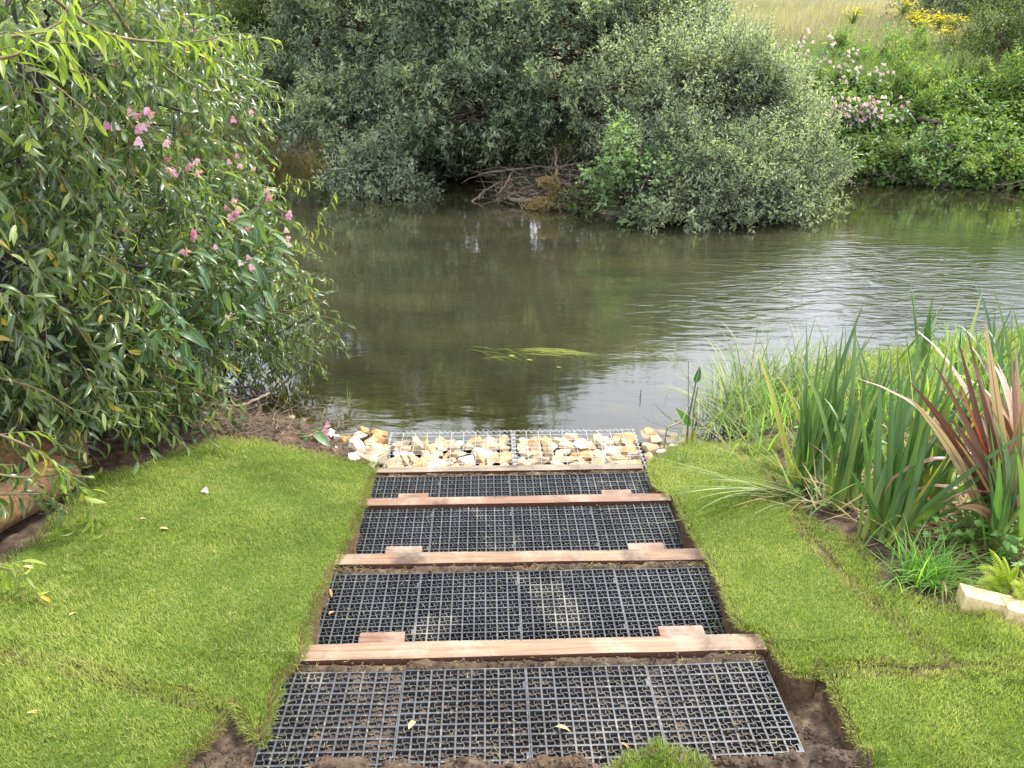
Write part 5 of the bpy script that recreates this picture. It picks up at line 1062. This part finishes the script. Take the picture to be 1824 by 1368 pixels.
# the dark centre-left mass is several neighbouring willows
bush('willow_tree', 'dark green willow with a ragged skirt hanging over the river, left of the driftwood', 'tree', [lob(560, 110, 13.2, (1.0, .9, 1.0)), lob(690, 90, 12.6, (1.1, .9, 1.0)), lob(640, 190, 12.2, (.9, .8, .5)), lob(540, 165, 13.4, (.75, .7, .5)), lob(620, -60, 13.2, (1.3, 1, 1.0)), lob(560, -170, 13.6, (1.2, .9, .9)), lob(720, -180, 13.0, (1.2, .9, .8)), lob(700, 225, 11.8, (.5, .45, .32))], 16500, 'far_dark', .10, .36, 9, (-2.9, 13.6), gw_, 1)
bush('willow_tree', 'largest dark willow dome in the middle of the far bank, above the driftwood', 'tree', [lob(850, 40, 12.0, (1.1, 1, 1.0)), lob(960, 70, 11.7, (1.1, .9, .9)), lob(830, 160, 11.5, (1.0, .8, .7)), lob(960, 170, 11.4, (.9, .8, .6)), lob(1020, 110, 11.6, (.9, .8, .9)), lob(850, 205, 11.1, (.75, .55, .36)), lob(800, 290, 12.3, (.9, .5, .4)), lob(790, 240, 12.8, (.9, .5, .6)), lob(700, 265, 13.0, (.8, .5, .45)), lob(940, 290, 12.2, (.9, .5, .5)), lob(1060, 310, 11.8, (.7, .5, .5)), lob(760, 180, 11.7, (.8, .7, .6)), lob(1010, 185, 11.1, (.7, .6, .36)), lob(900, -80, 12.6, (1.3, 1.1, 1.1)), lob(880, -190, 12.6, (1.1, .9, .9)), lob(960, -140, 12.3, (.7, .7, .8))], 23000, 'far_dark', .098, .36, 9, (.2, 12.8), gw_, 2)
bush('willow_tree', 'olive green willow at the far left with its branches behind the near thicket', 'tree', [lob(470, 60, 14.6, (.9, .9, 1.0)), lob(450, 120, 14.8, (.9, .8, .5)), lob(520, 10, 15.2, (.9, .9, .8)), lob(390, 60, 15.5, (.8, .8, .8)), lob(470, 150, 14.9, (.6, .5, .4))], 8500, 'far_olive', .09, .30, 9, (-4.9, 15.4), gw_, 3)
bush('willow_tree', 'small tuft of willow hanging into the water furthest left', 'tree', [lob(660, 300, 10.9, (.42, .34, .30)), lob(700, 335, 10.7, (.30, .28, .20)), lob(645, 285, 11.2, (.35, .3, .25)), lob(690, 290, 11.2, (.4, .35, .3))], 1900, 'far_grey', .09, .36, 9, (-1.9, 11.6), gw_, 4)
bush('willow_shrub', 'silvery grey green willow shrub bulging out over the river right of the driftwood', 'tree', [lob(1200, 180, 10.6, (.95, .8, .75)), lob(1310, 200, 10.8, (.85, .8, .7)), lob(1160, 300, 9.9, (.65, .6, .55)), lob(1270, 300, 9.7, (.85, .7, .6)), lob(1380, 310, 10.0, (.62, .6, .5)), lob(1190, 375, 9.2, (.50, .4, .28)), lob(1300, 365, 9.3, (.75, .5, .32)), lob(1400, 350, 9.7, (.5, .45, .36)), lob(1310, 140, 11.3, (.55, .6, .45)), lob(1410, 240, 10.9, (.36, .4, .34)), lob(1455, 300, 10.2, (.3, .3, .22)), lob(1250, 120, 11.0, (.5, .5, .5))], 22000, 'far_grey', .078, .30, 9, (2.2, 11.4), gw_, 5, updir=.6)
bush('willow_shrub', 'fine leaved grey willow rising behind the silvery shrub', 'tree', [lob(1150, 70, 12.0, (.9, .8, .8)), lob(1230, 80, 12.2, (.65, .7, .55)), lob(1110, -10, 12.6, (.8, .8, .7)), lob(1180, 5, 12.8, (.6, .6, .45)), lob(1120, 160, 11.3, (.6, .6, .5))], 11000, 'far_grey', .085, .26, 9, (2.3, 12.9), gw_, 6, updir=.7)
bush('alder_shoot', 'pale green broad leaved shoots at the left foot of the silvery shrub', 'shrub', [lob(1120, 290, 9.3, (.30, .25, .22)), lob(1160, 330, 9.1, (.25, .2, .18)), lob(1110, 335, 9.2, (.2, .2, .15))], 420, 'far_light', .075, .62, 8, (1.7, 10.2), None, 7)
bush('willow_shoot', 'small yellow green sprig growing out of the driftwood tangle', 'shrub', [lob(1048, 362, 9.7, (.16, .12, .12))], 110, 'far_olive', .06, .5, 8, (1.0, 10.1), None, 8, nl=6)
# trees behind
gt_ = 'dark trees beyond the meadow'
bush('tree', 'dark hedge tree at the top right corner behind the ragwort', 'tree', [lob(1700, -40, 21, (1.2, 1.2, 1.3)), lob(1770, -60, 21.5, (1.4, 1.2, 1.6)), lob(1740, -170, 21.5, (1.6, 1.2, 1.4))], 6500, 'far_dark', .11, .4, 8, (12.5, 22.5), gt_, 9, tl=.45)
bush('tree', 'dark hedge tree at the very edge of the top right corner', 'tree', [lob(1830, -10, 20.5, (1.4, 1.2, 1.2)), lob(1920, 0, 20.5, (1.5, 1.2, 1.2)), lob(1850, -150, 20.5, (1.7, 1.2, 1.5)), lob(1980, -120, 20, (1.6, 1.2, 1.6))], 6500, 'far_dark', .11, .4, 8, (14.5, 21.8), gt_, 10, tl=.45)
bush('tree', 'dark tree glimpsed between the arching shoots at the top left', 'tree', [lob(640, -60, 20, (1.6, 1.2, 1.4)), lob(300, -70, 24, (2.2, 1.5, 1.5)), lob(120, -60, 24, (2.2, 1.5, 1.5))], 6000, 'far_dark', .12, .4, 8, (-7.5, 24), gt_, 11, tl=.5)
bush('hawthorn', 'olive thorn bush on the right edge of the far bank above the nettles', 'shrub', [lob(1790, 110, 14.0, (.7, .6, .65)), lob(1740, 100, 14.5, (.5, .5, .5)), lob(1840, 190, 13.0, (.5, .5, .6)), lob(1800, 50, 15, (.7, .6, .5))], 4200, 'far_olive', .06, .5, 8, (9.0, 14.6), None, 12)
bush('willow_tree', 'grey willow high behind the large dome, cut by the top border', 'tree', [lob(760, -40, 14, (1.2, 1, 1)), lob(1040, -50, 13.6, (1.1, 1, 1))], 6500, 'far_grey', .07, .3, 9, (-.2, 14.4), gw_, 13)

# ---- ground cover on the far bank
def surf_pts(n, xr, er, dens=None):
    x = rng.uniform(*xr, n); y = farshore(x) + rng.uniform(*er, n); 
    if dens is not None: k = rng.random(n) < dens(x, y); x, y = x[k], y[k]
    return np.stack([x, y, soil_h(x, y)], -1)
def bank_cover(nm, n, xr, er, mat, leafL, wr, hgt, label, per=5, dens=None, tl=.16):
    P = surf_pts(n, xr, er, dens); P[:, 2] += rng.random(len(P)) ** .6 * (hgt * (1 + .5 * fbm(P[:, 0], P[:, 1], 1.1, 3, 31))); D = norm(rng.normal(0, .5, P.shape) + A3([0, -.55, .6]))
    TP = twigs_from(P, D, rng.uniform(.5, 1.2, len(P)) * tl, K=3); g = Geo()
    r0 = np.clip(.45 + .2 * fbm(P[:, 0], P[:, 2] * 2, 1.3, 3, 3) + rng.normal(0, .15, len(P)), 0, .97)
    leaves_on(g, TP, per, leafL, wr, [FARLEAF], .85, .35, .7, .1, rnd0=r0); V, Q, A = tubes(TP, .0025, 3); o_ = obj(nm, g.mesh(nm, smooth=False), M[mat]); return tag(o_, label, kind='stuff')
bank_cover('nettle_bank', 11000, (4.4, 12.5), (-.12, 1.5), 'nettle', .10, .72, .34, 'bright green broad leaved nettles and bindweed clothing the right bank', dens=lambda x, y: np.clip(.25 + .75 * sstep(4.8, 5.6, x) + fbm(x, y, .9, 3, 8) * .4, 0, 1))
bank_cover('bramble_bank', 5000, (3.6, 9.5), (-.15, 1.2), 'far_olive', .07, .6, .22, 'dull olive trailing plants at the foot of the right bank', dens=lambda x, y: np.clip(.4 + fbm(x, y, 1.2, 3, 18), 0, 1))
bank_cover('bank_herbs', 3500, (1.5, 12), (1.3, 4.5), 'greengrass', .075, .5, .40, 'mixed green herbs on the upper far bank', per=5, dens=lambda x, y: np.clip(.35 + fbm(x, y, .8, 3, 28) * .8, 0, 1))
bank_cover('bank_herbs', 7000, (-12, -3.2), (.2, 6), 'far_olive', .08, .5, .45, 'green herbs on the far left bank', per=5)
def meadow(nm, n, xr, er, mat, L, Wd, label, tilt=.25, dens=None, rmean=.5):
    P = surf_pts(n, xr, er, dens); m_ = len(P); az = rng.normal(1.2, 1.0, m_)
    V, Q, A = blades(P, az, np.abs(rng.normal(tilt, .2, m_)), rng.uniform(.2, 1.3, m_), L * rng.uniform(.5, 1.15, m_), Wd * rng.uniform(.6, 1.3, m_), 4, 2, rnd=np.clip(rmean + .22 * fbm(P[:, 0], P[:, 1], .6, 3, 41) + rng.normal(0, .22, m_), 0, 1)); o_ = obj(nm, mesh_np(nm, V, Q, attr=A), M[mat]); return tag(o_, label, kind='stuff')
meadow('dry_grass', 70000, (1.0, 20), (2.2, 20), 'hay', .55, .011, 'tall straw coloured meadow grass on top of the far bank', .3, rmean=.38)
meadow('straw_grass', 22000, (1.5, 14), (1.2, 4.8), 'hay', .5, .010, 'mixed straw and green grass on the slope above the nettles', .35, rmean=.25)
meadow('tall_grass', 16000, (3.0, 13), (1.3, 3.0), 'greengrass', .6, .012, 'green grass fringe between the nettles and the dry meadow', .3)
meadow('dry_grass', 26000, (-22, -3.5), (2.5, 26), 'hay', .7, .02, 'pale sunlit meadow grass seen beyond the left thicket', .3, rmean=.4)
meadow('dry_grass', 3500, (-8, -3.4), (-.1, 1.2), 'hay', .5, .010, 'dry grass and roots hanging on the far left river edge', 1.1)
# exposed stems and roots at the waterline
g = Geo()
for _ in range(900):
    x = random.choice([random.uniform(-6.5, 1.5), random.uniform(3.2, 9.5)]); y = float(farshore(x)) + random.uniform(-.3, .55); z = max(float(base_h(x, y)), 0) + random.uniform(.02, .25); L = random.uniform(.15, .7)
    a = random.uniform(-1.2, 1.2); d = A3([math.sin(a), -math.cos(a) * .35, random.uniform(-.55, .1)]) * L; p = A3([x, y, z]); q = p + d; q[2] = max(q[2], -.03); V, Q, A = tube1([p, p + d * .5 + rng.normal(0, .03, 3), q], random.uniform(.002, .006), .0015, 6, 4); g.add(V, Q, A)
tag(obj('bank_roots', g.mesh('bank_roots'), M['dead']), 'tangle of dead stems and roots along the far waterline', kind='stuff')

# ---- far balsam plants, one by one
gfb = 'balsam plants with pink flowers on the far bank'
spots = [(1500, 120), (1470, 170), (1520, 190), (1445, 215), (1490, 245), (1540, 235), (1465, 285), (1515, 290), (1555, 275), (1430, 60), (1380, 90), (1480, 70), (1525, 150), (1560, 205), (1350, 60), (1440, 130), (1410, 150), (1495, 205), (1455, 250), (1530, 265), (1400, 110), (1560, 150), (1420, 95), (1505, 95), (1480, 310), (1590, 290)]
what = ['bright yellow green top', 'thin leaning stem', 'many pale pink blooms', 'dark lower leaves', 'dense whitish flower heads', 'drooping side leaves', 'lilac blooms low down', 'a few mauve blooms', 'lowest pink blooms near the nettles', 'white bloom among dry grass', 'pink bloom above the grey willow', 'white flower heads in front of straw grass', 'reddish joints', 'sparse leaves', 'pink bloom furthest left', 'tall bare stem', 'blooms touching the grey shrub', 'most crowded head', 'head lowest beside the grey shrub', 'wide leafy base', 'straw seed heads beside it', 'stem nearest the thorn bush', 'whitish blooms against the shrub top', 'lone bloom in green grass', 'foliage nearest the water', 'bloom deepest in the nettles']
for i, (u, v) in enumerate(spots):
    dist = 12.6 if v > 150 else 13.4; top = A3(Py(u, v, dist - .3)); bx, by = top[0] + rng.normal(0, .08), dist + .1; b = gnd(bx, by)
    if top[2] < b[2] + .4: by = by - .4; b = gnd(bx, by)
    if top[2] < b[2] + .35: top[2] = b[2] + .6
    fls = [(top + A3([rng.normal(0, .10), -.08 + rng.normal(0, .04), rng.uniform(-.40, .08)]), rng.uniform(.03, .042)) for _ in range(9 + i % 5)]
    e = balsam(top, b, rng.normal(0, .05, 3), 13, .16, fls, 'far bank balsam with ' + what[i], gfb, False, 'palepink' if i % 3 != 1 else 'pink', .85, bud=False)
    e.children[0].data.materials[0] = M['balsam_far']
# ragwort
for i, (u, v, lab) in enumerate([(1635, 28, 'ragwort with the biggest yellow head, below the dark hedge'), (1675, 35, 'ragwort right next to the hedge foot'), (1700, 36, 'ragwort between the hedge and the thorn bush'), (1685, 55, 'ragwort lower in the dry grass near the thorn bush'), (1612, 4, 'ragwort at the top border of the picture'), (1522, 20, 'small lone ragwort left of the others'), (1640, 62, 'faint ragwort low in the straw grass')]):
    y = 17.0 if v < 50 else 15.8; top = A3(Py(u, v, y)); b = gnd(top[0], y + .1); 
    if top[2] < b[2] + .35: top[2] = b[2] + .55
    e = empty('ragwort', b, lab, 'flowering plant', 'yellow ragwort plants in the meadow'); V, Q, A = tube1([b, (b + top) / 2, top - [0, 0, .08]], .008, .005, 6, 5); s_ = Geo(); s_.add(V, Q, A)
    n = 130 if i in (0, 1, 2) else 60; hp = top + rng.normal(0, 1, (n, 3)) * [.115, .10, .055]; g = Geo(); place(g, FARLEAF, np.repeat(hp, 3, 0), norm(rng.normal(0, 1, (n * 3, 3)) * [1, 1, .25]), np.tile(A3([0, 0, 1.]), (n * 3, 1)), np.full(n * 3, .038), np.full(n * 3, .03), rng.random(n * 3)); V, Q, A = tubes(np.stack([np.tile(top - [0, 0, .22], (n, 1)), hp], 1), .003, 3); g.cur = 1; g.add(V, Q, A); obj('flower_head', g.mesh('rf', smooth=False), [M['yellow'], M['greengrass']], e)
    g = Geo(); k = 70; f = rng.random((k, 1)); pp = b + (top - b) * f * .85; place(g, FARLEAF, pp, norm(rng.normal(0, 1, (k, 3)) * [1, 1, .5]), np.tile(A3([0, 0, 1.]), (k, 1)), np.full(k, .11), np.full(k, .03), rng.random(k)); obj('foliage', g.mesh('rl', smooth=False), M['greengrass'], e); obj('stem', s_.mesh('rs'), M['greengrass'], e)

# ---- driftwood
M['bleached'] = simple('bleached_wood', [(.3, (.10, .075, .055)), (.5, (.20, .155, .12)), (.75, (.34, .28, .22))], 14, .9, .1, .6, .008)
def wood(nm, pts, r0, r1, lab, mat='bleached', cat='branch', grp=None, side=0, wob=.008):
    P0 = [A3(Py(*q)) for q in pts]; e = Geo(); V, Q, A = tube1(P0, r0, r1, 20, 8, wob); e.add(V, Q, A)
    for _ in range(side):
        k = random.random(); a = P0[0] * (1 - k) + P0[-1] * k; d = norm(rng.normal(0, 1, 3) + A3([0, 0, .5])) * random.uniform(.15, .5); q = a + d; q[2] = max(q[2], -.02); V, Q, A = tube1([a, a + d * .5 + rng.normal(0, .04, 3), q], .006, .002, 8, 5); e.add(V, Q, A)
    return tag(obj(nm, e.mesh(nm), M[mat]), lab, cat, grp)
wood('driftwood_log', [(905, 352, 10.2), (950, 362, 10.0), (1030, 372, 9.8), (1100, 385, 9.5), (1140, 400, 9.3)], .028, .055, 'long pale driftwood log lying along the water under the willows', side=5)
wood('driftwood_log', [(1000, 366, 9.9), (1060, 385, 9.6), (1110, 398, 9.3)], .045, .06, 'dark half sunken log in front of the pale one', 'bark_dark')
gd = 'dead branches caught under the willows'
for i, (pts, lab) in enumerate([([(840, 362, 10.3), (880, 330, 10.6), (950, 310, 10.8)], 'dead branch rising right from the left end of the tangle'), ([(895, 355, 10.2), (940, 332, 10.5), (1000, 310, 10.6), (1060, 318, 10.4)], 'arched dead branch over the caught debris'), ([(890, 345, 10.1), (905, 320, 10.3), (915, 300, 10.6)], 'steep thin dead branch at the left of the tangle'),
                        ([(1000, 320, 10.2), (1040, 350, 9.9), (1035, 385, 9.6)], 'dead branch bending down to the water right of the debris'), ([(990, 265, 10.6), (991, 300, 10.1), (992, 330, 9.9)], 'thin upright stick above the debris'), ([(870, 372, 10.1), (920, 378, 9.9), (935, 355, 10.0), (900, 340, 10.2)], 'hooked dead branch at the water surface'),
                        ([(850, 310, 11), (930, 300, 10.9), (1010, 300, 10.7), (1090, 330, 10.2)], 'long grey branch across the dark hollow'), ([(1000, 340, 10.0), (1020, 362, 9.8), (1050, 360, 9.8)], 'short forked stick beside the debris'), ([(975, 300, 10.7), (1050, 290, 10.7), (1110, 300, 10.4)], 'upper dead branch disappearing into the silvery shrub'), ([(1075, 402, 9.2), (1095, 378, 9.4)], 'short stick leaning on the dark log'),
                        ([(480, 240, 13.6), (520, 265, 13.2), (560, 272, 13.0)], 'root at the far left waterline')]):
    wood('dead_branch', pts, .016, .006, lab, 'bleached', 'branch', gd, side=6)
g = Geo()
for _ in range(230):
    a = A3(Py(random.uniform(880, 1080), random.uniform(305, 372), random.uniform(9.9, 11.0))); a[2] = max(a[2], 0); d = norm(rng.normal(0, 1, 3) * [1.3, .6, .5]) * random.uniform(.2, .7); q = a + d; q[2] = max(q[2], -.02); V, Q, A = tube1([a, a + d * .5 + rng.normal(0, .05, 3), q], random.uniform(.002, .006), .001, 7, 4); g.add(V, Q, A)
tag(obj('brushwood', g.mesh('brushwood'), M['bleached']), 'thin brushwood tangled in the hollow under the willows', kind='stuff')
e = empty('flood_debris', Py(985, 350, 9.9), 'brown matted flood debris caught on the sticks above the log', 'debris')
for (nm, c_, sc, n) in (('lower_clump', (968, 366, 9.85), (.16, .10, .07), 600), ('hanging_clump', (986, 338, 9.9), (.05, .05, .13), 350), ('top_clump', (975, 324, 9.95), (.11, .05, .03), 220)):
    c0 = A3(Py(*c_)); P = c0 + rng.normal(0, .5, (n, 3)) * sc; d = norm(rng.normal(0, 1, (n, 3))) * .06; V, Q, A = tubes(np.stack([P - d, P + rng.normal(0, .012, (n, 3)), P + d], 1), .004, 3); obj(nm, mesh_np(nm, V, Q, attr=A), M['straw'], e)
# ---- water weed
M['weedwater'] = leaf_mat('river_weed', [(0, (.09, .12, .018)), (1, (.21, .235, .035))], None, .35, .5, .2)
M['weeddark'] = leaf_mat('sunken_weed', [(0, (.06, .06, .015)), (1, (.12, .13, .02))], None, .35, .5, .1)
def weed(nm, u0, v0, u1, v1, n, z, lab, mat='weedwater', L=.9, sp=.06, w=.008):
    a = A3(Wz(u0, v0, 0)); b = A3(Wz(u1, v1, 0)); d = b - a; g = []; ns = 14; ss = np.linspace(0, 1, ns)
    st0 = a[None] + rng.normal(0, sp, (n, 3)) * [1, 1, 0] + d[None] * rng.random((n, 1)) * .45; Ln = rng.uniform(.3, .6, n) * L
    P = st0[:, None] + d[None, None] * (ss[None, :, None] * Ln[:, None, None]); ph = rng.uniform(0, 6, n); P[..., 1] += np.sin(ss[None] * 5 + ph[:, None]) * .018 + np.sin(ss[None] * math.pi) * .05; P[..., 2] = z + .0015 * np.sin(ss[None] * 9 + ph[:, None]) + .003 * rng.random((n, 1))
    side = A3([-d[1], d[0], 0]); side = side / np.linalg.norm(side); ww = w * np.sin(np.clip(ss, .05, .95) * math.pi) ** .5; V = np.stack([P - side * ww[None, :, None] / 2, P + side * ww[None, :, None] / 2], 2); idx = np.arange(n * ns * 2).reshape(n, ns, 2)
    Q = np.stack([idx[:, :-1, 0], idx[:, :-1, 1], idx[:, 1:, 1], idx[:, 1:, 0]], -1).reshape(-1, 4); A = np.zeros(V.shape); A[..., 0] = rng.random(n)[:, None, None]; A[..., 1] = 1
    return tag(obj(nm, mesh_np(nm, V.reshape(-1, 3), Q, attr=A.reshape(-1, 3)), M[mat]), lab, kind='stuff')
weed('water_weed', 922, 628, 1062, 636, 34, .004, 'yellow green ribbon weed trailing on the calm water', sp=.022, L=1.3, w=.006)
weed('water_weed', 850, 628, 960, 645, 9, .003, 'thin weed strands left of the ribbon weed', sp=.05, w=.006)
weed('water_weed', 1500, 345, 1800, 362, 110, -.012, 'weed beds streaming just under the far right water', sp=.35, L=1.4, w=.025)
weed('water_weed', 1540, 378, 1840, 385, 60, -.02, 'second streak of weed beds, far right', sp=.25, L=1.4, w=.025)
weed('water_weed', 1170, 345 + 205, 1260, 560, 20, -.03, 'submerged weed patch right of the middle', sp=.35, L=1.2, w=.02)
weed('water_weed', 700, 660, 780, 640, 12, -.02, 'dark sunken weed strands in the shallows', 'weeddark', sp=.1)
weed('water_weed', 560, 700, 900, 720, 160, -.10, 'brown algae strands on the shallow bed', 'weeddark', sp=.25, L=.8, w=.014)
for i, (u, v, L) in enumerate([(937, 641, .07), (905, 634, .09), (990, 654, .05)]):
    g = Geo(); place(g, OVATE4[0], A3([[0, 0, 0]]), A3([[1, .2, 0]]), A3([[0, 0, 1.]]), A3([L]), A3([L * .4]), A3([.6])); p = Wz(u, v, .008); tag(obj('floating_leaf', g.mesh('floating_leaf'), M['weedwater'], None, p), ['yellow leaf floating below the ribbon weed', 'bent leaf floating at the left end of the ribbon weed', 'dim leaf drifting under the ribbon weed'][i], 'leaf', 'floating leaves')
b = Wz(622, 738, -.05); tag(obj('reed_shoot', (lambda r: mesh_np('rs', r[0], r[1], attr=r[2]))(blades(A3([b, b, b]), A3([0, 1, 2]), A3([.05, .15, .1]), A3([.2, .3, .3]), A3([.22, .16, .12]), A3([.006] * 3), 6, 3)), M['sedge']), 'lone thin reed shoot standing in the shallows left of the baskets', 'plant')

# separate weed clumps and brambles that break up the right bank
gw2 = 'weedy bushes on the right bank'
for i, (u, v, y, r_, mt, lab) in enumerate([(1590, 160, 13.4, (.32, .3, .28), 'nettle', 'bright green weed bush beside the balsam stand'), (1660, 185, 13.0, (.4, .35, .28), 'balsam_far', 'yellowish weed bush in the middle of the right bank'), (1740, 170, 13.1, (.4, .35, .32), 'far_olive', 'olive bramble below the thorn bush'), (1610, 105, 14.6, (.35, .3, .25), 'greengrass', 'herb clump where green weeds meet the straw grass'), (1790, 205, 12.7, (.45, .4, .4), 'nettle', 'vivid green clump at the right picture border'),
        (1690, 120, 14.6, (.35, .3, .25), 'far_olive', 'dull weed clump left of the thorn bush'), (1560, 115, 14.2, (.35, .3, .45), 'balsam_far', 'tall leafy weed above the pink flowers'), (1640, 235, 12.4, (.45, .35, .28), 'nettle', 'low green clump over the bank edge'), (1570, 290, 11.9, (.35, .3, .22), 'far_olive', 'dull trailing bramble just above the waterline'), (1655, 300, 11.7, (.45, .3, .2), 'far_light', 'pale leaved trailer hanging over the water'), (1760, 300, 11.5, (.4, .3, .25), 'nettle', 'green curtain of leaves reaching the water at the right')]):
    c = Py(u, v, y); c.z = max(c.z, ground_z(c.x, c.y) + r_[2] * .35); bush('weed_bush', lab, 'shrub', [(A3(c), A3(r_)), (A3(c) + rng.normal(0, .22, 3) * [1, 1, .5], A3(r_) * .7), (A3(c) + rng.normal(0, .25, 3) * [1, 1, .4], A3(r_) * .6)], 900, mt, .085, .42, 8, (c.x, c.y + .1), gw2, 20 + i, tl=.24, nl=8)
